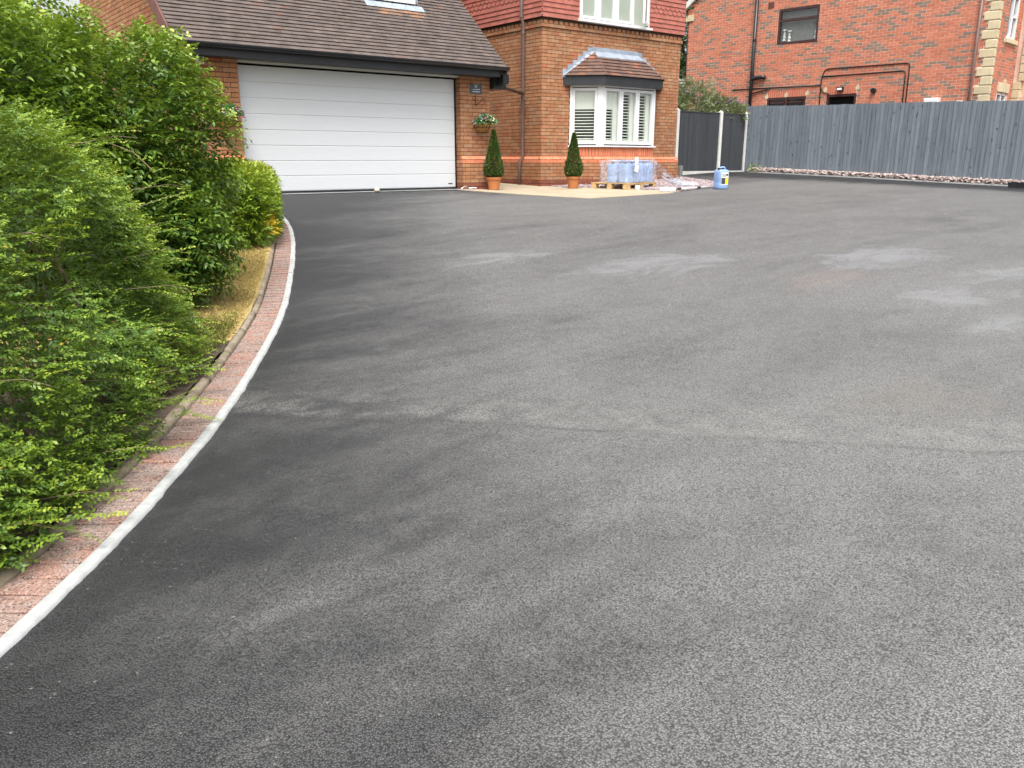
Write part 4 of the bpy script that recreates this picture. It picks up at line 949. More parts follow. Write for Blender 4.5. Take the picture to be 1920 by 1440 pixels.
# ---- the small-leaved hedge in front
rB = np.random.default_rng(5)
hedge = thing('small_leaved_hedge', 'small-leaved green hedge sprawling over the kerb at the left', 'hedge', g3(.5, 3.6, .03))
NB = 9800
sy = rB.uniform(2.05, 5.75, NB * 3); hh = rB.uniform(0, 1, NB * 3); dep = rB.uniform(0, 1, NB * 3) ** 1.7
top = np.interp(sy, [2.0, 2.7, 3.4, 4.2, 5.0, 5.75], [.80, 1.10, 1.40, 1.52, 1.45, 1.25])
z = hh ** .85 * top
foot = np.interp(sy, [2.0, 2.8, 3.4, 4.2, 4.8, 5.3, 5.8], [.30, .27, .24, .27, .36, .58, .80])      # garden-side offset of the hedge face at ground level
off = foot + .42 * np.clip(z / 1.25, 0, 1.25) ** 1.1 + dep * .40
pn = np.stack([sy, z, dep * 0], -1)
lum = (vnoise(pn * V3((1, 1, 1)), 2.6, 9) - .5) * .46 + (vnoise(pn, 6.5, 12) - .5) * .24
off = off + lum + np.where(z > top - .25, (z - top + .25) * 1.2 * rB.uniform(0, 1, len(z)), 0)
ex, ey, etx, ety = edge_at(np.interp(sy, _yy, _s), off)
bz = gz(ex, ey) + .05 + z
p = np.stack([ex, ey, bz], -1)
on = np.stack([ety, -etx, np.zeros_like(etx)], -1)
bare = np.exp(-(((sy - 3.55) / .55) ** 2 + ((z - .78) / .30) ** 2)) * .80 + np.exp(-(((sy - 4.75) / .45) ** 2 + ((z - .75) / .28) ** 2)) * .75 + np.exp(-(((sy - 3.7) / .3) ** 2 + ((z - 1.2) / .16) ** 2)) * .6
ok = rB.uniform(0, 1, len(p)) > bare
ok &= (vnoise(p, 4.2, 21) > .42) | (dep > .5)
ok &= rB.uniform(0, 1, len(p)) < .47
p, on, zz, dp = p[ok], on[ok], z[ok], dep[ok]
ne = 1500; sy2 = rB.uniform(2.1, 4.75, ne); of2 = rB.uniform(.25, .62, ne); z2 = rB.uniform(0, 1, ne) ** 1.5 * .30 * np.clip((of2 - .10) / .3, .15, 1)      # low growth lapping the kerb
ok2 = vnoise(np.stack([sy2, of2, of2 * 0], -1), 3.1, 44) > .36; sy2, of2, z2 = sy2[ok2], of2[ok2], z2[ok2]
ex, ey, etx, ety = edge_at(np.interp(sy2, _yy, _s), of2)
p = np.concatenate([p, np.stack([ex, ey, gz(ex, ey) + .05 + z2], -1)]); on = np.concatenate([on, np.stack([ety, -etx, 0 * etx], -1)]); zz = np.concatenate([zz, z2]); dp = np.concatenate([dp, rB.uniform(0, .5, len(z2))])
# horizontal sprays reaching out and along the hedge
tl = np.stack([-on[:, 1], on[:, 0], on[:, 2]], -1)
d = on * rB.uniform(.35, 1.0, (len(p), 1)) + tl * rB.normal(0, .8, (len(p), 1)) + UP * (rB.normal(.10, .28, (len(p), 1)) + np.clip(zz[:, None] - 1.1, 0, 1))
P, AX, NR, TI, TT = sprays(p, unit(d), 8, .0135, True, 1.3, rB)
cl = vnoise(p, 4.0, 31)[TI]
rn = .03 + .26 * rB.uniform(0, 1, len(P)) + .24 * cl + .44 * TT * (1 - dp[TI]) ** 1.5 + .06 * np.clip(zz[TI], 0, 1)  # shade inside the hedge put into leaf colour: inner darker, outer tips paler
rn = np.where(rB.uniform(0, 1, len(P)) < .004, 1, np.clip(rn, 0, .97))
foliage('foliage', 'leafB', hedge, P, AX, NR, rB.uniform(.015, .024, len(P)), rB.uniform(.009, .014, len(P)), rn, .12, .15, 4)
# long arching sprays that break the outline and reach over the kerb
ls = []
for (sy_, off_, z_, dx, dy, dz, L) in [(2.75, .30, .10, 1, -.1, .15, .30), (2.95, .24, .09, 1, .2, .1, .26), (3.3, .22, .10, 1, .0, .15, .22), (3.9, .22, .10, 1, .1, .05, .22), (3.6, .25, .16, 1, .3, .1, .24), (4.3, .3, .12, 1, .2, .1, .30), (4.6, .35, .2, 1, .2, .1, .34), (4.7, .4, .3, 1, .4, .08, .34), (4.9, .5, .42, 1, .3, .05, .36), (4.4, .45, .55, 1, .2, .05, .4), (4.6, .5, .7, 1, .4, .2, .36), (4.9, .55, .95, .8, .5, .3, .34), (4.8, .5, 1.05, .8, .6, .12, .38), (4.2, .55, 1.3, .9, .2, .2, .3), (3.4, .55, .95, .9, -.3, .1, .30), (3.2, .5, .72, .9, -.2, .1, .34), (3.0, .4, .5, .9, -.2, .1, .32), (5.2, .6, .8, .6, .8, .1, .36), (5.3, .65, .55, .6, .8, .1, .36), (4.0, .38, .42, 1, .1, .02, .36), (3.5, .32, .33, 1, .1, .02, .3), (2.5, .38, .2, 1, -.3, .1, .3)]:
    x, y, tx, ty = edge_at(s_of_y(sy_), off_); q = V3((x, y, float(gz(x, y)) + .06 + z_)); dd = unit(V3((ty, -tx, 0)) * dx + V3((tx, ty, 0)) * dy + UP * dz); ls.append((q, dd, L))
for q, dd, L in list(ls):
    for _ in range(3): ls.append((q + rB.normal(0, .05, 3), unit(dd + rB.normal(0, .22, 3)), L * rB.uniform(.5, .9)))
lo = np.array([a for a, _, _ in ls]); ld = np.array([b for _, b, _ in ls])
P, AX, NR, TI, TT = sprays(lo, ld, 17, .0140, True, 2.0, rB)
foliage('long_spray', 'leafB', hedge, P, AX, NR, rB.uniform(.018, .026, len(P)) * (1.1 - .4 * TT), rB.uniform(.010, .015, len(P)), .45 + .4 * TT + rB.uniform(-.15, .15, len(P)), .1, .1, 4)
hb = MB()
for q, dd, L in ls[:22]: hb.tube([q - dd * .1, q + dd * .12, q + dd * .22 - UP * .03], [.0025, .0016, .0008], 4, random.random(), cap=False)
for k in range(17):                     # main stems
    yy = rB.uniform(2.2, 4.7); x, y, tx, ty = edge_at(s_of_y(yy), rB.uniform(.65, 1.0)); b = V3(g3(x, y, 0)); tz = rB.uniform(.5, 1.3)
    e = b + V3((rB.normal(0, .14), rB.normal(0, .16), tz)); mid = (b + e) / 2 + rB.normal(0, .06, 3)
    hb.tube([b, mid, e], [rB.uniform(.008, .015), .009, .005], 6, random.random())
    for _ in range(4):
        t = rB.uniform(.3, 1); s0 = b + (e - b) * t; d = unit(V3((ty, -tx, 0)) * rB.uniform(.2, .9) + rB.normal(0, .5, 3)); L = rB.uniform(.08, .24)
        hb.tube([s0, s0 + d * L * .5 + rB.normal(0, .02, 3), s0 + d * L + UP * .03], [.005, .0035, .0018], 5, random.random(), cap=False)
tag(hb.build('stems', 'twig', hedge), kind='stuff')
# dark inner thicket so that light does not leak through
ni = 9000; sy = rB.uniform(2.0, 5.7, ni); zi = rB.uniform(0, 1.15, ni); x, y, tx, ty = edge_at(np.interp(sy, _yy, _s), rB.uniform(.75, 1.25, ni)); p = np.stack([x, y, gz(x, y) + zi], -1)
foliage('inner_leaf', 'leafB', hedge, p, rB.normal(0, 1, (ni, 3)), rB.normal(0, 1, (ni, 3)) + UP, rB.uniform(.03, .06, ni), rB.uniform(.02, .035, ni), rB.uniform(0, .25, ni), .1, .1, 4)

# ---- the clipped bush at the end of the edging
rC = np.random.default_rng(8)
bush = thing('clipped_bush', 'low clipped yellow-green bush at the end of the brick edging', 'bush', g3(3.4, 9.8, .03))
NCb = 9500; d = unit(rC.normal(0, 1, (NCb, 3)))
e = 5.5; sc = (np.abs(d) ** e).sum(1) ** (-1 / e); q = 1 - .28 * rC.uniform(0, 1, NCb) ** 1.6
lp = d * (sc * q)[:, None] * V3((.56, 1.02, .42)) * (1 + .07 * (vnoise(d * 3, 2, 4)[:, None] - .5))
ua = math.atan2(.91, .42) - math.pi / 2; rot = lambda v: np.stack([v[:, 0] * math.cos(ua) - v[:, 1] * math.sin(ua), v[:, 0] * math.sin(ua) + v[:, 1] * math.cos(ua), v[:, 2]], -1)
p = rot(lp) + V3((3.42, 9.85, .80)); nr = rot(unit(np.sign(d) * np.abs(d * sc[:, None]) ** 2.6))
ok = (p[:, 2] > gz(p[:, 0], p[:, 1]) + .03) & (((nr * unit(CAMP - p)).sum(1) > -.3) | (nr[:, 2] > .3)); p, nr, q, lz = p[ok], nr[ok], q[ok], lp[ok][:, 2]
P, AX, NR, TI, TT = sprays(p, unit(nr + rC.normal(0, .5, nr.shape) + UP * .3), 6, .014, False, .6, rC)
rn = .26 + .25 * rC.uniform(0, 1, len(P)) + .22 * vnoise(p, 4, 2)[TI] + .45 * np.clip(lz[TI] / .42 * .6 + .35, 0, 1) * TT
rn = np.where(np.exp(-(((p[TI] - V3((3.62, 9.0, .62))) / V3((.12, .2, .12))) ** 2).sum(1)) > .35, 1.0, np.clip(rn, 0, .97))
foliage('crown', 'leafC', bush, P, AX + nr[TI] * .8, NR + nr[TI] * .5, rC.uniform(.035, .060, len(P)), rC.uniform(.013, .020, len(P)), rn, .15, .15, 4)
ni = 7000; d = rC.uniform(-1, 1, (ni, 3)); p = rot(d * V3((.44, .88, .34))) + V3((3.42, 9.85, .78))
foliage('inner_leaf', 'leafC', bush, p, rC.normal(0, 1, (ni, 3)), rC.normal(0, 1, (ni, 3)) + UP, rC.uniform(.05, .08, ni), rC.uniform(.03, .05, ni), rC.uniform(0, .2, ni), .15, .2, 4)
m = MB()
for k in range(8): b = V3(g3(3.35, 9.85)) + rC.normal(0, 1, 3) * V3((.2, .45, 0)); m.tube([b - UP * .05, b + UP * .2 + rC.normal(0, .04, 3), b + UP * .42 + rC.normal(0, .1, 3)], [.016, .011, .006], 6, random.random())
tag(m.build('stems', 'bark', bush), kind='stuff')

# ---- dry lawn blades, some green near the shrub foot
def blades(name, label, x, y, mat, h, rnd):
    n = len(x); b = np.stack([x, y, gz(x, y) + .032], -1); ax = RNG.normal(0, .75, (n, 3)) + UP
    foliage_o = foliage(name, mat, None, b, ax, RNG.normal(0, 1, (n, 3)), h * RNG.uniform(.5, 1.2, n), RNG.uniform(.004, .007, n), rnd, .1, .3, 4); return tag(foliage_o, label, 'grass', kind='stuff')
n = 42000; y = RNG.uniform(5.6, 9.6, n); x = edge_x(y) - .33 - RNG.uniform(0, 1, n) ** 1.3 * 1.6
blades('dry_grass', 'dry straw coloured grass between the shrub and the kerb', x, y, 'straw', .050, RNG.uniform(.2, 1, n))
n = 9000; y = RNG.normal(5.75, .28, n); x = edge_x(y) - .36 - RNG.uniform(0, 1, n) * .9
blades('green_grass', 'patchy greener grass at the foot of the shrub', x, y, 'greengrass', .075, RNG.uniform(0, 1, n))
# broad weed leaves beside the kerb
weed = thing('dock_weed', 'broad-leaved weed poking over the kerb beside the hedge', 'weed', g3(1.02, 4.75, .04))
n = 9; b = np.tile(V3(g3(1.03, 4.72, .05)), (n, 1)); ax = np.array([(1, -.3, .55), (.8, .5, .6), (.3, -.9, .4), (.1, .8, .7), (-.6, .2, .8), (1, .1, .2), (.5, -.7, .15), (.2, .2, 1), (.7, -.6, .5)], float)
foliage('leaf', 'leafA', weed, b, ax, np.tile(UP, (n, 1)) + RNG.normal(0, .2, (n, 3)), np.full(n, .15), np.full(n, .065), np.linspace(.35, .6, n), .1, .35, 6)
# fallen leaves and twig litter on the soil
n = 700; y = RNG.uniform(2.2, 5.5, n); off = .34 + RNG.uniform(0, 1, n) * .5; x, yy, _, _ = edge_at(np.interp(y, _yy, _s), off)
b = np.stack([x, yy, gz(x, yy) + .055], -1); MAT['dead'] = leaf_mat('dead_leaf', [(0, (.10, .05, .025)), (.5, (.22, .12, .06)), (1, (.40, .28, .16))], .1, .9, .1)
tag(foliage('leaf_litter', 'dead', None, b, RNG.normal(0, 1, (n, 3)) * V3((1, 1, .2)), np.tile(UP, (n, 1)) + RNG.normal(0, .4, (n, 3)), RNG.uniform(.012, .035, n), RNG.uniform(.006, .02, n), RNG.uniform(0, 1, n), .1, .2, 4), 'brown leaf litter on the soil under the hedge', 'leaf litter', kind='stuff')

# ------------------------------------------------------------------ wall baskets
def basket(x, z, label, seed, s=1.0):
    t = thing('wall_basket', label, 'basket', (x, GY, z)); rg = np.random.default_rng(seed)
    prof = [(.20 * s, .0), (.195 * s, -.06), (.17 * s, -.12), (.11 * s, -.18), (.02, -.20)]
    m = MB(); m.lathe([(r, zz) for r, zz in prof], (x, GY - .005, z), 16, half=-math.pi); m.build('liner', 'coco', t)
    m = MB()
    for zz, r in ((.005, .205 * s), (-.10, .188 * s)): m.tube([(x + r * math.cos(-a), GY - .005 + r * math.sin(-a), z + zz) for a in np.linspace(0, math.pi, 14)], .005, 5)
    for a in np.linspace(.2, math.pi - .2, 7): m.tube([(x + r * 1.03 * math.cos(-a), GY - .005 + r * 1.03 * math.sin(-a), z + zz) for r, zz in prof], .004, 5)
    m.build('wire_frame', 'iron', t)
    n = 420; d = unit(rg.normal(0, 1, (n, 3))); d[:, 1] = -np.abs(d[:, 1]); d[:, 2] = np.abs(d[:, 2]); p = V3((x, GY - .10, z - .02)) + d * V3((.27 * s, .17, .17)) * rg.uniform(.5, 1, (n, 1)) 
    foliage('leaves', 'basketleaf', t, p, d + rg.normal(0, .5, (n, 3)), rg.normal(0, .5, (n, 3)) + UP, rg.uniform(.04, .075, n), rg.uniform(.025, .045, n), rg.uniform(0, 1, n), .15, .3, 6)
    m = MB()
    for k in range(46):
        dd = unit(rg.normal(0, 1, 3)); dd[1] = -abs(dd[1]); dd[2] = abs(dd[2]) - .25; c = V3((x, GY - .10, z)) + dd * V3((.29 * s, .19, .19)); r = rg.uniform(.010, .022)
        hue = (0.05 if dd[0] < -.2 else .4 if abs(dd[0]) < .35 else .62) if rg.uniform() < .75 else .78
        m.lathe([(r * .2, -r * .5), (r, 0), (r * .8, r * .5), (0.001, r * .6)], c, 6, hue)
    m.build('flowers', 'flower', t)
basket(10.06, 2.03, 'coco-lined wall basket of artificial flowers right of the garage door', 4)
basket(4.93, 2.02, 'flower-filled wall basket left of the garage door above the shrub', 6)
# ------------------------------------------------------------------ security camera
cm = thing('security_camera', 'white security camera under the eaves at the garage corner', 'camera', (4.56, GY, 2.80))
m = MB(); m.abox((4.52, 4.62), (GY - .20, GY - .06), (2.75, 2.86)); m.build('body', 'white', cm, bevel=.012)
m = MB(); m.abox((4.535, 4.605), (GY - .204, GY - .1995), (2.765, 2.845)); m.build('lens_face', 'black', cm)
m = MB(); m.tube([(4.57, GY, 2.80), (4.57, GY - .07, 2.80)], .025, 10); m.build('mount', 'white', cm)

# ------------------------------------------------------------------ potted cones
def topiary(x, y, label, seed):
    rg = np.random.default_rng(seed); g = g3(x, y, .012); t = thing('topiary_pot', label, 'topiary', g)
    P0 = V3(g); m = MB(); m.lathe([(.001, .0), (.105, .0), (.135, .20), (.155, .205), (.158, .25), (.140, .25), (.135, .22), (.001, .22)], P0, 28); m.build('pot', 'terracotta', t, smooth=False)
    m = MB(); m.tube([P0 + UP * .2, P0 + UP * 1.0], [.014, .006], 6); m.build('trunk', 'bark', t)
    n = 11000; h = rg.uniform(0, 1, n) ** 1.35; a = rg.uniform(0, 6.283, n); r = (np.interp(h, [0, .07, .2, 1], [.12, .180, .180, .012])) * (1 - .25 * rg.uniform(0, 1, n) ** 2) * (1 + .26 * (vnoise(np.stack([np.cos(a), np.sin(a), h * 4], -1), 3.5, seed) - .5))
    out = np.stack([np.cos(a), np.sin(a), np.full(n, .35)], -1)
    p = P0 + np.stack([np.cos(a) * r, np.sin(a) * r, .25 + h * .90], -1)
    foliage('crown', 'leafbox', t, p, out + rg.normal(0, .6, (n, 3)), out + rg.normal(0, .5, (n, 3)), rg.uniform(.022, .040, n), rg.uniform(.014, .022, n), np.clip(rg.beta(.8, 1.3, n) + .15 * (vnoise(p, 9, 3) - .5), 0, 1), .15, .1, 4)
topiary(10.13, 13.46, 'cone topiary in an orange pot beside the garage pier', 1)
topiary(12.33, 13.52, 'cone topiary in an orange pot in front of the bay window', 2)

# ------------------------------------------------------------------ pallet, drums and wrap
pc = V3(g3(12.92, 12.46, .012)); pa = math.atan2(.22, .975); pu = V3((math.cos(pa), math.sin(pa), 0)); pv = V3((-pu[1], pu[0], 0))
pal = thing('pallet', 'pale wooden pallet standing on the patio below the bay window', 'pallet', pc)
PW, PD = 1.22, .92
for k in range(3):
    for j in range(3):
        m = MB(); x = (.0, PW / 2 - .06, PW - .12)[k]; y = (.0, PD / 2 - .06, PD - .12)[j]; m.box(pc, pu, pv, UP, (x, x + .12), (y, y + .12), (.018, .098)); m.build('block', 'wood', pal)
for j in range(3):
    y = (.0, PD / 2 - .05, PD - .10)[j]; m = MB(); m.box(pc, pu, pv, UP, (0, PW), (y, y + .10), (0, .018)); m.build('skid', 'wood', pal)
    m = MB(); m.box(pc, pu, pv, UP, (.002, PW - .002), (y + .002, y + .098), (.098, .116)); m.build('bearer', 'wood', pal)
for k in range(7):
    x = k * (PW - .11) / 6; m = MB(); m.box(pc, pu, pv, UP, (x, x + .11), (-.004, PD + .004), (.116, .136)); m.build('deck_board', 'wood', pal)
def drum_parts(t, labelled):
    w, d, h = .255, .245, .46
    def sec(z, s): 
        pts = []
        for k in range(24):
            a = 2 * math.pi * k / 24; c, q = math.cos(a), math.sin(a); e = .42; pts.append((w / 2 * s * math.copysign(abs(c) ** e, c), d / 2 * s * math.copysign(abs(q) ** e, q), z))
        return pts
    m = MB(); zs = [(0, .90), (.015, .97), (.05, 1), (.12, 1), (.13, .985), (.15, .985), (.16, 1), (.33, 1), (.375, .97), (.395, .90), (.405, .62)]
    vs = [p for z, s in zs for p in sec(z, s)]; n = len(zs); fs = [(i * 24 + k, i * 24 + (k + 1) % 24, (i + 1) * 24 + (k + 1) % 24, (i + 1) * 24 + k) for i in range(n - 1) for k in range(24)] + [tuple(range(24))[::-1], tuple((n - 1) * 24 + k for k in range(24))]
    m.add(vs, fs); m.build('body', 'bluedrum', t, local=True, smooth=True)
    m = MB(); m.tube([(.085, 0, .385), (.09, 0, .43), (.06, 0, .452), (-.02, 0, .452), (-.045, 0, .43), (-.045, 0, .39)], .017, 10); m.build('handle', 'bluedrum', t, local=True, smooth=True)
    m = MB(); m.lathe([(.033, .395), (.033, .435), (.030, .44), (.001, .44)], (-.085, -.02, 0), 14); m.build('cap', 'black', t, local=True)
    if labelled:
        y = -d / 2 - .0015
        def flat(x0, x1, z0, z1, e, mat, nm):
            m = MB(); m.add([(x0, y - e, z0), (x1, y - e, z0), (x1, y - e, z1), (x0, y - e, z1)], [(0, 1, 2, 3)]); return m.build(nm, mat, t, local=True)
        flat(-.092, .092, .09, .345, .0, 'label', 'label'); flat(-.085, .018, .105, .235, .0012, 'print', 'label_photo'); flat(.022, .088, .105, .235, .0012, 'yellow', 'label_panel')
        for z0, x1 in ((.30, .03), (.275, .045), (.25, .02)):
            x = -.08
            while x < x1: q = random.uniform(.008, .018); flat(x, x + q, z0, z0 + .016, .0012, 'print', 'label_text'); x += q + .006
        m = MB(); m.lathe([(.026, 0), (.001, .0)], (0, 0, 0), 14); o = m.build('label_mark', 'print', t, local=True); o.location = (.058, y - .0014, .295); o.rotation_euler = (R(90), 0, 0)
d0 = thing('plastic_drum', 'leftmost wrapped blue drum in the front row on the pallet', 'drum', pc + UP * .136 + pu * .17 + pv * .15, pa, 'wrapped drums on the pallet'); drum_parts(d0, False)
bpy.context.view_layer.update()
d0['label'] = 'leftmost wrapped blue drum in the front row on the pallet'
for r in range(2):
    for k in range(4):
        if r == 0 and k == 0: continue
        c = copy_tree(d0); c['label'] = '%s wrapped blue drum in the %s row on the pallet' % (('leftmost', 'second from left', 'third from left', 'rightmost')[k], ('front', 'back')[r]); c.location = pc + UP * .136 + pu * (.17 + k * .275 + random.uniform(-.008, .008)) + pv * (.15 + r * .30); c.rotation_euler = (0, 0, pa + random.uniform(-.05, .05) + (math.pi if random.random() < .4 else 0))
ld = thing('plastic_drum', 'single pale blue drum with yellow and white label standing on the drive', 'drum', g3(14.70, 11.42, .004), R(-14)); drum_parts(ld, True)
# stretch film hanging over the drums and trailing to the right
def fz(a, b): return .136 + .44
rg = np.random.default_rng(12)
per = [(-.03, .68 - .70 * t) for t in np.linspace(0, 1, 15)] + [(-.03 + 1.18 * t, -.02) for t in np.linspace(.03, 1, 28)]
cols = len(per) - 1; fv = []
for i, (a, y) in enumerate(per):
    for j in range(15):
        w = rg.normal(0, .007, 3); h = j / 14
        q = pc + pu * (a + w[0] + .012 * math.sin(i * .8)) + pv * (y + w[1] - .012 * math.sin(i * 1.1 + h * 4)) + UP * (.145 + .455 * h + (.012 * math.sin(i * 1.9) if j == 14 else 0)); fv.append(q)
i = np.arange((cols + 1) * 15).reshape(cols + 1, 15); F = np.stack([i[:-1, :-1], i[1:, :-1], i[1:, 1:], i[:-1, 1:]], -1).reshape(-1, 4)
wrap = thing('stretch_film', 'clear plastic wrap over the blue drums trailing down to the slate', 'plastic wrap', pc)
link('sheet', npmesh('sheet', np.array(fv), F, 'film', None, True), wrap)
fv = [pc + pu * (-.03 + 1.18 * i / 20 + rg.normal(0, .006)) + pv * (-.02 + .70 * j / 10 + rg.normal(0, .006)) + UP * (.600 + .010 * math.sin(i * 1.7 + j) + rg.normal(0, .006)) for i in range(21) for j in range(11)]
i = np.arange(21 * 11).reshape(21, 11); link('top_sheet', npmesh('top_sheet', np.array(fv), np.stack([i[:-1, :-1], i[1:, :-1], i[1:, 1:], i[:-1, 1:]], -1).reshape(-1, 4), 'film', None, True), wrap)
fv = []
A0 = [pc + pu * 1.12 + pv * y + UP * .60 for y in (-.01, .25, .5)]; E0 = [V3(g3(14.75, 12.05, .05)), V3(g3(14.95, 12.25, .07)), V3(g3(14.8, 12.45, .05))]
for i in range(21):
    t = i / 20
    for j in range(9):
        s = j / 8; a = A0[0] * (1 - s) + A0[2] * s; e = E0[0] * (1 - s) + E0[2] * s; q = a * (1 - t) + e * t; q = q + UP * (-.55 * t * (1 - t) * .9 + .05 * math.sin(s * 12 + t * 7) * (.3 + t)) + rg.normal(0, .012, 3); q[2] = max(q[2], float(gz(q[0], q[1])) + .03); fv.append(q)
i = np.arange(21 * 9).reshape(21, 9); F = np.stack([i[:-1, :-1], i[1:, :-1], i[1:, 1:], i[:-1, 1:]], -1).reshape(-1, 4)
link('tail', npmesh('tail', np.array(fv), F, 'film', None, True), wrap)
m = MB(); m.box(pc + UP * .40 + pu * .20 - pv * .035, unit(pu + UP * -.25), unit(UP + pu * .25), -pv, (0, .15), (-.02, .13), (0, .003)); m.box(pc + UP * .52 + pu * .22 - pv * .03, pu, UP, -pv, (0, .13), (.0, .15), (0, .003)); tag(m.build('paper_note', 'label'), 'white paper note taped to the wrapped drums', 'note')
m = MB(); c = V3(g3(12.93, 12.80, .012)); m.lathe([(.05, 0), (.055, .07), (.05, .085), (.001, .085)], V3(g3(13.18, 12.42, .012)), 16); tag(m.build('plastic_tub', 'white', smooth=False), 'small white plastic tub at the foot of the pallet', 'tub')
# long-handled roller lying on the ground
rl = thing('paint_roller', 'white paint roller with long pole lying across the slate edge', 'roller', g3(13.12, 11.42, .03))
p0, p1 = V3(g3(12.92, 11.55, .05)), V3(g3(13.14, 11.33, .05)); m = MB(); m.tube([p0, p1], .048, 14); m.build('sleeve', 'label', rl)
e = V3(g3(14.9, 11.72, .035)); m = MB(); m.tube([p1, p1 + V3((.08, .0, .02)), V3(g3(13.35, 11.46, .06))], .008, 6); m.build('cage_arm', 'iron', rl)
m = MB(); m.tube([V3(g3(13.35, 11.46, .06)), e], .014, 8); m.build('pole', 'white', rl, smooth=True)
for t in (.0, .5, .97): q = V3(g3(13.35, 11.46, .06)); q = q + (e - q) * t; dd = unit(e - q + 1e-6) if t < .9 else unit(e - V3(g3(13.35, 11.46, .06))); m = MB(); m.tube([q, q + dd * .13], .022, 8); m.build('grip', 'black', rl)
# litter
m = MB(); q = V3(g3(9.62, 13.62, .02)); rg = np.random.default_rng(2)
pts = [q + V3((.13 * (i - 2), .05 * (j - 1), 0)) * .7 + UP * abs(rg.normal(0, .03)) for i in range(5) for j in range(3)]; ii = np.arange(15).reshape(5, 3)
m.add(pts, [tuple(map(int, f)) for f in np.stack([ii[:-1, :-1], ii[1:, :-1], ii[1:, 1:], ii[:-1, 1:]], -1).reshape(-1, 4)]); tag(m.build('crumpled_paper', 'label'), 'crumpled white paper at the foot of the garage pier', 'paper')
m = MB(); q = V3(g3(7.50, 13.50, .014)); m.lathe([(.035, 0), (.05, .02), (.045, .05), (.02, .065), (.001, .066)], q, 9); MAT['cream'] = pmat('cream_stone', (.66, .60, .42), .8, .2); tag(m.build('cream_stone', 'cream', smooth=True), 'small cream stone in front of the garage door', 'stone')

# ------------------------------------------------------------------ boundary fences
FC = V3((20.82, 15.35, 0)); fdir = V3((math.sin(R(6)), -math.cos(R(6)), 0)); fn_ = V3((-math.cos(R(6)), -math.sin(R(6)), 0))
def fpt(a): return FC + fdir * a
mf = thing('board_fence', 'long blue grey painted board fence in front of the red neighbouring house', 'fence', (*fpt(5)[:2], float(gz(*fpt(5)[:2]))))
a = -.05; k = 0
while a < 12.0:
    w = .104 + random.uniform(-.006, .006); p = fpt(a); b = fpt(a + w)
    gap = (k % 15 == 14)
    top = 2.805 - .0252 * a + random.uniform(-.006, .006) - .012 * math.sin(a * .9); bot = float(gz(*p[:2])) + .01
    c = (p + b) / 2 + UP * bot; h = top - bot; l = w / 2 + .006; lean = random.gauss(0, .003)
    m = MB(); P = lambda x, z, d: fdir * (x + lean * z) + UP * z + fn_ * d
    m.hexa([P(-l, 0, .018), P(l, 0, .002), P(l, h, .002), P(-l, h, .018), P(-l, 0, -.004), P(l, 0, -.004), P(l, h, -.004), P(-l, h, -.004)])
    link('board', m.mesh('board', 'fence'), mf, c)
    a += w + (.012 if gap else 0); k += 1
m = MB()
for z in (.35, 1.0, 1.6): m.box(FC, fdir, UP, fn_, (0, 12), (.9 + z - .04, .9 + z + .04), (-.06, -.01))
m.build('rail', 'fence2', mf)
for a in np.arange(0.1, 12, 1.85):
    p = fpt(a); m = MB(); m.box(p, fdir, UP, fn_, (-.05, .05), (.3, 2.7), (-.16, -.065)); m.build('post', 'concrete', mf)
# white kerb strip and slate along its foot
ks = MB()
for k in range(26):
    a0, a1 = .3 + k * .45, .3 + (k + 1) * .45 - .004
    for q0, q1, z0 in ((.30, .325, .030),): 
        A, B, C, D = [fpt(x) + fn_ * y for x, y in ((a0, q0), (a1, q0), (a1, q1), (a0, q1))]
        zz = [float(gz(*q[:2])) for q in (A, B, C, D)]
        ks.hexa([V3((*D[:2], zz[3] + z0)), V3((*C[:2], zz[2] + z0)), V3((*B[:2], zz[1] + z0)), V3((*A[:2], zz[0] + z0)), V3((*D[:2], zz[3] - .05)), V3((*C[:2], zz[2] - .05)), V3((*B[:2], zz[1] - .05)), V3((*A[:2], zz[0] - .05))])
tag(ks.build('fence_kerb', 'paint'), kind='structure')
n = 5200; a = RNG.uniform(.3, 12, n); w = RNG.uniform(.01, .30, n); pq = FC[None] + fdir[None] * a[:, None] + fn_[None] * w[:, None]
chips('fence_chippings', 'pale pink and grey stone chippings along the foot of the blue grey fence', 'chippings', pq[:, 0], pq[:, 1], 'palechip', .085, .035, .085)
# short fence between the house and the corner
SY = 15.4; sf = thing('panel_fence', 'short charcoal fence with white concrete posts beside the bay block', 'fence', (19.3, SY, .9))
posts = [17.78, 19.62, 20.80]
for x in posts:
    m = MB(); g = float(gz(x, SY)); m.abox((x - .05, x + .05), (SY - .05, SY + .05), (g - .2, 2.60)); m.add([(x - .05, SY - .05, 2.60), (x + .05, SY - .05, 2.60), (x + .05, SY + .05, 2.60), (x - .05, SY + .05, 2.60), (x, SY, 2.65)], [(0, 1, 4), (1, 2, 4), (2, 3, 4), (3, 0, 4)]); m.build('post', 'concrete', sf)
for x0_, x1_ in zip(posts, posts[1:]):
    m = MB(); m.abox((x0_ + .05, x1_ - .05), (SY - .02, SY + .02), (.6, 1.0)); m.build('gravel_board', 'gravelboard', sf)
    x = x0_ + .055
    while x < x1_ - .08:
        w = .095; m = MB(); m.hexa([(-w / 2, -.006, 0), (w / 2, -.016, 0), (w / 2, -.016, 1.55), (-w / 2, -.006, 1.55), (-w / 2, .004, 0), (w / 2, .004, 0), (w / 2, .004, 1.55), (-w / 2, .004, 1.55)])
        link('board', m.mesh('board', 'fence2'), sf, (x + w / 2, SY, 1.003 + random.uniform(-.004, .004))); x += .0935
    m = MB(); m.abox((x0_ + .05, x1_ - .05), (SY - .022, SY + .022), (2.553, 2.585)); m.build('top_rail', 'fence2', sf)
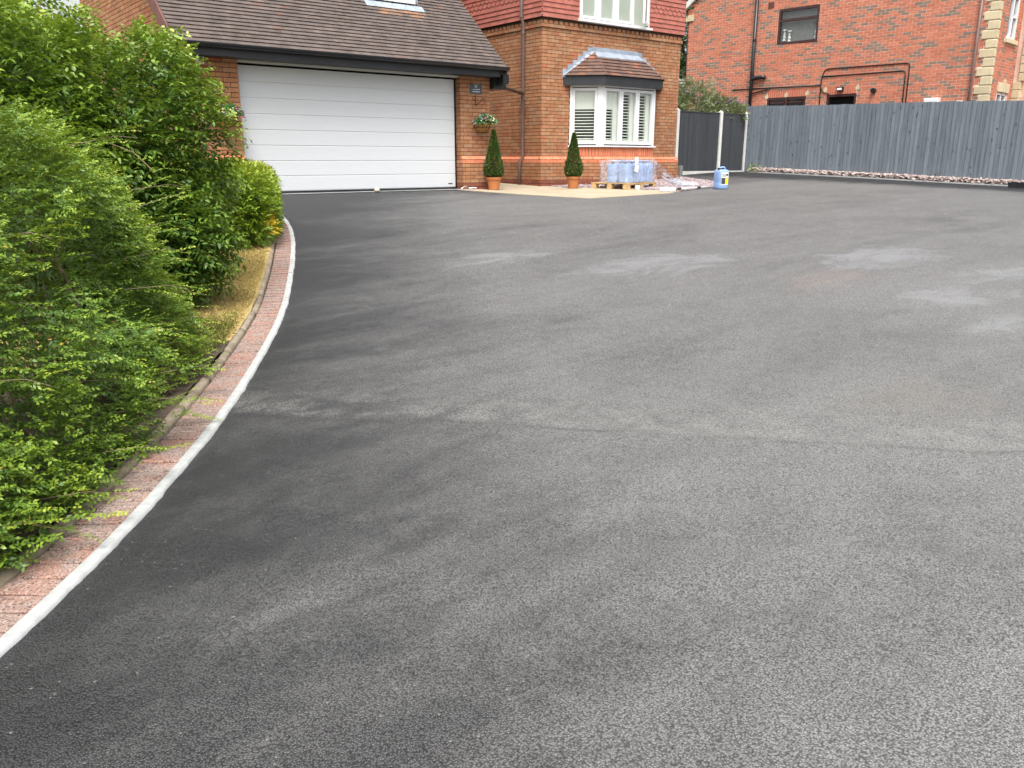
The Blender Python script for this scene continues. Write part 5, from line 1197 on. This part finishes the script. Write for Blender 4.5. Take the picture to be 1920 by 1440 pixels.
mb = thing('wall_lamp', 'grey box fitting at the base of the bay block corner', 'fitting', (16.93, 14.50, 1.0)); m = MB(); m.abox((16.90, 17.0), (14.44, 14.56), (.92, 1.16)); m.build('box', 'grey', mb, bevel=.01); m = MB(); m.tube([(16.95, 14.5, .92), (16.97, 14.47, .87), (16.98, 14.44, .84)], .012, 6); m.build('pipe', 'white', mb)
# weeds and the dark tool at the right edge
wd = thing('fence_weed', 'small green weed at the fence corner', 'weed', g3(20.45, 14.75)); n = 60; b = V3(g3(20.45, 14.75, .03)) + RNG.normal(0, .06, (n, 3)) * V3((1.5, 1.5, 0)) + UP * RNG.uniform(0, .22, (n, 1)); foliage('leaves', 'leafB', wd, b, RNG.normal(0, 1, (n, 3)) + UP * .6, RNG.normal(0, .4, (n, 3)) + UP, RNG.uniform(.04, .09, n), RNG.uniform(.02, .045, n), RNG.uniform(.3, .8, n), .15, .3, 6)
bt = thing('broom_head', 'black broom head lying by the fence at the right edge', 'broom', g3(20.55, 7.75)); q = V3(g3(20.55, 7.72, .0)); m = MB(); m.box(q, fdir, fn_, UP, (-.25, .45), (-.05, .05), (.07, .13)); m.build('stock', 'black', bt); m = MB(); m.box(q, fdir, fn_, UP, (-.24, .44), (-.045, .045), (.0, .069)); m.build('bristles', 'iron', bt)

# ------------------------------------------------------------------ neighbouring house
NA = R(-6); N0 = V3((23.63, 15, 0)); nt_ = V3((math.sin(NA), math.cos(NA), 0)); nn_ = V3((-math.cos(NA), math.sin(NA), 0)); nu = -nt_      # nu runs to the right in the picture
nb = thing('neighbour_house', 'red multi brick house with cream quoins behind the blue grey fence', 'house', (N0[0], N0[1], 1.0))
NBk = Bricks()
NW = 4.8
wins = [(-1.46, -.13, 4.76, 5.79), (-1.64, -.32, 2.0, 3.20), (.34, 1.26, 1.0, 3.20)]
def rake(a): return 6.22 + .75 * min(a + NW, NW - a)
def nkeep(a, z, b0, b1):
    if z > rake(a) - .1: return False
    return True
QH = .225
def quoin_a(z):
    k = int((z - 2.3) / (QH + .004)); return NW - (.34 if k % 2 else .22)
def nc(a0, a1, z0, z1, keep, phase=0, cuts=()): return courses(0, 0, 0, a0, a1, z0, z1, keep, phase, coff=.02, gap=.013, cuts=cuts)
ncuts = list(wins) + [(w0, w1, z1, z1 + .23) for w0, w1, z0, z1 in wins[1:]]
for kq in range(40):
    zq = 2.3 + kq * (QH + .004); ncuts.append((NW - (.34 if kq % 2 else .22), NW + 1, zq, zq + QH + .004))
ncuts.append((NW - .22, NW + 1, 0, 2.3))
NBk.add(N0, nu, nn_, nc(-NW, NW, 2.12, 7.0, nkeep, 0, ncuts), 0, 'nbrick')
# front face round the corner
C0 = N0 + nu * NW; fu = -nn_
def fkeep(a, z, b0, b1):
    return True
NBk.add(C0, fu, nu, nc(.14, 2.0, 2.12, 6.2, fkeep, .1, [(.80, 1.6, 4.43, 5.55), (.72, 1.68, 1.5, 3.33), (.72, 1.68, 4.33, 4.44)]), 0, 'nbrick')
for w0, w1, z0, z1 in wins[1:]:
    a = w0
    while a < w1 - .02: NBk.L.append((N0, nu, nn_, a, a + .066, z1 + .004, z1 + .218, .0, 'nbrick2')); a += .0755
MAT['nbrick2'] = pmat('red_soldier_brick', [(.44, .13, .08), (.48, .155, .095), (.38, .12, .075)], .85, .2, 7, .15, 90, .3)
NBk.finish(nb)
cr = MB(); D = -.005
def npan(a0, a1, z0, z1): cr.box(N0, nu, UP, nn_, (a0, a1), (z0, z1), (-.2, D))
npan(-NW + .01, -1.64, .5, 6.0); npan(-1.64, -.32, .5, 2.0); npan(-1.64, -1.46, 3.20, 6.0); npan(-1.46, -.32, 3.20, 4.76); npan(-.32, .34, .5, 4.76); npan(-.13, NW - .01, 4.76, 6.0); npan(.34, 1.26, 3.2, 4.76); npan(1.26, NW - .01, .5, 4.76); npan(-1.46, -.13, 5.79, 6.0)
cr.add([N0 + nu * a + UP * z + nn_ * D for a, z in ((-NW, 6.0), (NW, 6.0), (0, rake(0)))], [(0, 1, 2)])
cr.box(C0, fu, UP, nu, (.0, .8), (.5, 6.2), (-.2, D)); cr.box(C0, fu, UP, nu, (1.6, 2.02), (.5, 6.2), (-.2, D)); cr.box(C0, fu, UP, nu, (.8, 1.6), (3.2, 4.45), (-.2, D)); cr.box(C0, fu, UP, nu, (.8, 1.6), (5.55, 6.2), (-.2, D)); cr.box(C0, fu, UP, nu, (.8, 1.6), (.5, 1.6), (-.2, D))
cr.build('wall', 'nmortar', nb)
k = 0; z = 2.3
while z < 6.0:
    La = .34 if k % 2 else .22; Lf = .14
    m = MB(); q = C0 + UP * z
    pts = lambda h, e: [q - nu * (La - e) + nn_ * (.028 - e * .9) + UP * h, q + nn_ * (.028 - e * .9) + nu * (.028 - e * .9) + UP * h, q + fu * (Lf - e) + nu * (.028 - e * .9) + UP * h, q + fu * (Lf - e) - nu * .02 + UP * h, q - nu * (La - e) - nn_ * .02 + UP * h]
    lv = [pts(0, .022), pts(.022, 0), pts(QH - .022, 0), pts(QH, .022)]; vs = [p for l in lv for p in l]
    m.add(vs, [(i * 5 + j, i * 5 + (j + 1) % 5, (i + 1) * 5 + (j + 1) % 5, (i + 1) * 5 + j) for i in range(3) for j in range(5)] + [(4, 3, 2, 1, 0), (15, 16, 17, 18, 19)]); m.build('quoin', 'quoin', nb, loc=q)
    z += QH + .004; k += 1
m = MB(); m.box(N0, nu, UP, nn_, (-NW - .06, -NW + .24), (5.79, 5.98), (-.02, .05)); m.build('corbel', 'quoin', nb, bevel=.01)
m = MB(); d = unit(nu + UP * .75); w = unit(UP - nu * .75); m.box(N0 - nu * (NW + .12) + UP * 6.13, d, w, nn_, (0, 6), (0, .16), (.0, .10)); m.build('bargeboard', 'concrete', nb)
def nwin(w0, w1, z0, z1, bars, nm='window'):
    m = MB(); m.box(N0, nu, UP, nn_, (w0 + .0, w1 - .0), (z0, z1), (-.17, -.155)); o = m.build(nm, 'grey' if z0 > 4 else 'dark', nb)
    m = MB(); f = .07
    for a, b, c, d in ((w0, w1, z0, z0 + f), (w0, w1, z1 - f, z1), (w0, w0 + f, z0 + f, z1 - f), (w1 - f, w1, z0 + f, z1 - f)): m.box(N0, nu, UP, nn_, (a, b), (c, d), (-.10, -.01))
    for a, b, c, d in bars: m.box(N0, nu, UP, nn_, (a, b), (c, d), (-.10, -.005))
    m.build('frame', 'maroon', o)
    g = MB(); g.add([N0 + nu * a + UP * z + nn_ * -.06 for a, z in ((w0 + f, z0 + f), (w1 - f, z0 + f), (w1 - f, z1 - f), (w0 + f, z1 - f))], [(0, 1, 2, 3)]); g.build('pane', 'glass', o)
    return o
w1_ = nwin(*wins[0], [(-1.46 + .07, -.13 - .07, 5.42, 5.49), (-1.50, -.09, 4.735, 4.775)])
for a in (-1.27, -1.10):                 # turned ornaments standing on the sill
    m = MB(); m.lathe([(.05, 0), (.055, .02), (.03, .05), (.045, .11), (.03, .17), (.035, .22), (.02, .26), (.06, .30), (.062, .33), (.001, .33)], N0 + nu * a + nn_ * -.11 + UP * (4.83 + (.04 if a < -1.2 else 0)), 12); m.build('ornament', 'concrete', w1_)
m = MB(); m.lathe([(.04, 0), (.06, .05), (.035, .12), (.05, .2), (.03, .27), (.001, .3)], N0 + nu * -.23 + nn_ * -.11 + UP * 4.83, 10); m.build('ornament', 'concrete', w1_)
nwin(*wins[1], [(-1.02, -.94, 2.05, 3.13), (-1.52, -1.05, 3.02, 3.07), (-.92, -.42, 3.02, 3.07)]); nwin(*wins[2], [])
for a0_, z0_ in ((-1.70, 3.18), (-1.03, 3.20), (-.34, 3.22), (.24, 3.28), (1.22, 3.30)):
    m = MB(); pts = [N0 + nu * (a0_ + x) + UP * (z0_ + zz) + nn_ * .004 for x, zz in ((0, 0), (.09, .0), (.11, .07), (.07, .16), (.02, .12), (-.02, .05))]; m.add(pts, [tuple(range(6))]); m.build('filler_patch', 'quoin', nb)
def npipe(name, pts, r, mat='black'): m = MB(); m.tube([N0 + nu * a + UP * z + nn_ * (r + d) for a, z, d in pts], r, 10); return m.build(name, mat, nb, smooth=True)
sp_ = npipe('soil_pipe', [(-2.19, 6.6, .03), (-2.19, 1.2, .03)], .055)
for z in (4.96, 3.95, 3.72): m = MB(); q = N0 + nu * -2.19 + nn_ * .085 + UP * z; m.tube([q - UP * .03, q + UP * .03], .066, 12); m.build('collar', 'black', sp_)
npipe('pipe_branch', [(-2.19, 3.78, .03), (-2.05, 3.83, .03), (-1.86, 3.84, .03), (-1.72, 3.83, .02)], .062); npipe('waste_pipe', [(-2.17, 3.36, .02), (-1.62, 3.47, .02), (-1.56, 3.47, -.03)], .02)
npipe('cable', [(-2.9, 3.52, 0), (.13, 3.49, 0)], .016); npipe('cable', [(.14, 2.6, 0), (.14, 3.66, 0), (.17, 3.80, 0), (.23, 3.91, 0), (.32, 3.94, 0), (2.62, 3.93, 0), (2.68, 3.91, 0), (2.70, 3.84, 0), (2.71, 2.5, 0)], .015)
npipe('cable', [(.18, 3.73, 0), (2.54, 3.73, 0), (2.60, 3.70, 0), (2.61, 3.60, 0), (2.62, 2.5, 0)], .015); npipe('cable', [(.14, 3.5, .01), (.17, 3.38, .01), (.26, 3.27, .01), (.42, 3.22, .01)], .014)
npipe('brown_downpipe', [(4.36, 6.4, .02), (4.38, .9, .02)], .034, 'brownpipe'); npipe('thin_pipe', [(-4.95, 6.15, .05), (-4.80, 5.95, .02), (-4.77, 5.8, .01), (-4.76, 1.5, .0)], .017, 'iron')
m = MB(); m.box(N0, nu, UP, nn_, (-1.83, -1.64), (5.86, 6.04), (-.005, .012)); v_ = m.build('air_vent', 'barge', nb)
for k in range(4): m = MB(); m.box(N0, nu, UP, nn_, (-1.82, -1.65), (5.875 + k * .042, 5.90 + k * .042), (.012, .022)); m.build('vent_slat', 'barge', v_)
m = MB(); q = N0 + nu * .77 + UP * 3.34 + nn_ * .06; m.box(q, nu, UP, nn_, (-.09, .09), (-.05, .06), (-.06, .05)); fl = m.build('floodlight', 'black', nb); m = MB(); m.box(q, nu, UP, nn_, (-.07, .07), (-.03, .03), (.05, .056)); m.build('lens', 'label', fl)
m = MB(); q = N0 + nu * 1.77 + UP * 3.24; m.tube([q, q + nn_ * .10], .07, 16); m.build('flue', 'black', nb)
m = MB(); m.box(N0, nu, UP, nn_, (3.26, 3.64), (2.5, 2.95), (0, .22)); m.build('meter_box', 'white', nb, bevel=.02)
# front-face windows
def fwin(a0, a1, z0, z1):
    m = MB(); m.box(C0, fu, UP, nu, (a0, a1), (z0, z1), (-.16, -.15)); o = m.build('window', 'dark', nb); m = MB(); f = .06
    for a, b, c, d in ((a0, a1, z0, z0 + f), (a0, a1, z1 - f, z1), (a0, a0 + f, z0, z1), (a1 - f, a1, z0, z1), ((a0 + a1) / 2 - .04, (a0 + a1) / 2 + .04, z0, z1), ((a0 + a1) / 2, a1, (z0 + z1) / 2, (z0 + z1) / 2 + .05)): m.box(C0, fu, UP, nu, (a, b), (c, d), (-.09, -.02))
    m.build('frame', 'white', o)
    g = MB(); g.add([C0 + fu * a + UP * z + nu * -.06 for a, z in ((a0, z0), (a1, z0), (a1, z1), (a0, z1))], [(0, 1, 2, 3)]); g.build('pane', 'glass', o)
fwin(.80, 1.6, 4.45, 5.55); fwin(.80, 1.6, 1.6, 3.08)
for nm_, aa, zz_, dd_ in (('stone_sill', (.72, 1.68), (4.33, 4.44), .07), ('lintel_stone', (.72, 1.148), (3.09, 3.33), .03), ('lintel_stone', (1.272, 1.68), (3.09, 3.33), .03), ('keystone', (1.15, 1.27), (3.09, 3.42), .045)):
    m = MB(); m.box(C0, fu, UP, nu, aa, zz_, (-.1, dd_)); m.build(nm_, 'quoin', nb, bevel=.008)
# projecting wing with quoins and pantile roof
W0 = C0 + fu * 2.02
wg = MB(); wg.box(W0, nu, UP, -fu, (-.2, 2.4), (.5, 3.0), (-3, .0)); wg.box(W0, nu, UP, -fu, (-.2, .12), (3.0, 6.2), (-3, .0)); wg.build('wing', 'nmortar', nb)
z = 2.3
while z < 6: m = MB(); m.box(W0, nu, UP, -fu, (.12, .32) if z > 3.4 else (.0, .2), (z, z + QH - .012), (-.3, .035)); m.build('quoin', 'quoin', nb, bevel=.012); z += QH
pr = MB(); A = W0 + nu * .3 + UP * 2.75
for r in range(9):
    row = []
    for k in range(33):
        row.append((k, .03 * math.sin(k * 2 * math.pi / 4)))
    for lo in (0, 1):
        pass
    vs = [A + nu * (k * .055) - fu * -.0 + fu * (r * .20 + lo * .26) + UP * (r * .155 + lo * .155 + h + (.03 if not lo else .0)) for lo in (0, 1) for k, h in row]
    pr.add(vs, [(k, k + 1, k + 34, k + 33) for k in range(32)], random.random()); pr.add([v - UP * (.025 if i < 33 else 0) for i, v in enumerate(vs[:33])] + vs[:33], [(k, k + 1, k + 34, k + 33) for k in range(32)], random.random())
pr.build('pantile_roof', 'pantile', nb, smooth=False)

# ------------------------------------------------------------------ greenery behind the short fence
rD = np.random.default_rng(15)
bud = thing('buddleia', 'wispy grey-green buddleia with mauve flower spikes behind the short fence', 'shrub', g3(19.4, 17.0))
OO, DD = [], []
for c, r, n in (((18.6, 16.6, 2.35), (.8, .6, .62), 700), ((19.6, 16.5, 2.6), (.8, .6, .8), 900), ((20.5, 16.2, 2.35), (.7, .6, .7), 700), ((20.75, 15.85, 2.5), (.45, .4, .32), 260)):
    p, nr, q, d = ellipsoid_shell(c, r, n, rD, .5, .3, 2.0, 3); OO.append(p); DD.append(unit(nr + UP * .5 + rD.normal(0, .4, p.shape)))
OO, DD = np.concatenate(OO), np.concatenate(DD)
P, AX, NR, TI, TT = sprays(OO, DD, 6, .035, True, .6, rD)
foliage('crown', 'leafbud', bud, P, AX + DD[TI] * .8, NR, rD.uniform(.06, .12, len(P)), rD.uniform(.018, .032, len(P)), rD.uniform(0, 1, len(P)) * .7 + .3 * vnoise(OO, 3, 1)[TI], .15, .4, 4)
m = MB()
for k in range(46):
    i = rD.integers(len(OO)); q = OO[i] + DD[i] * .1
    if q[2] < 2.5: continue
    m.tube([q, q + DD[i] * .12 + UP * .03, q + DD[i] * .26 + UP * .04], [.020, .026, .006], 6, random.random())
m.build('flower_spikes', 'mauve', bud)
m = MB()
for k in range(34):
    i = rD.integers(len(OO)); m.tube([V3(g3(19.5 + rD.normal(0, .3), 16.7, -.05)), (V3(g3(19.5, 16.7)) + OO[i]) / 2 + UP * .2, OO[i], OO[i] + DD[i] * .35], [.022, .015, .007, .003], 5, random.random())
tag(m.build('stems', 'bark', bud), kind='stuff')
rE = np.random.default_rng(16)
tr = thing('garden_tree', 'dark leafy tree seen in the gap between the two houses', 'tree', g3(27, 22.6))
p, nr, q, d = ellipsoid_shell((27.0, 22.6, 5.6), (1.9, 1.9, 2.6), 3800, rE, .5, .3, 1.0, 4); P, AX, NR, TI, TT = sprays(p, nr, 6, .06, False, 1, rE)
foliage('crown', 'treeleaf', tr, P, AX, NR, rE.uniform(.10, .18, len(P)), rE.uniform(.06, .10, len(P)), rE.uniform(0, .8, len(P)) ** 1.5, .15, .3, 4)
m = MB(); m.tube([(27, 22.6, .5), (27, 22.6, 3.5), (27.1, 22.6, 6.5)], [.2, .15, .06], 10, .3)
for k in range(8): e = p[rE.integers(len(p))]; m.tube([(27, 22.6, 3.2 + k * .3), ((27 + e[0]) / 2, (22.6 + e[1]) / 2, (4 + e[2]) / 2 + .3), e], [.07, .05, .015], 6, .5)
m.build('trunk', 'bark', tr)
bfz = thing('slatted_screen', 'pale horizontal slat screen in the narrow gap between the houses', 'screen', (24.7, 20.6, 1.0))
m = MB(); m.abox((23.4, 26.2), (20.70, 20.72), (.9, 4.12)); m.build('backing', 'dark', bfz)
for k in range(20): m = MB(); m.abox((23.4, 26.2), (20.63, 20.69), (2.05 + k * .104, 2.05 + k * .104 + .060)); m.build('slat', 'concrete', bfz)
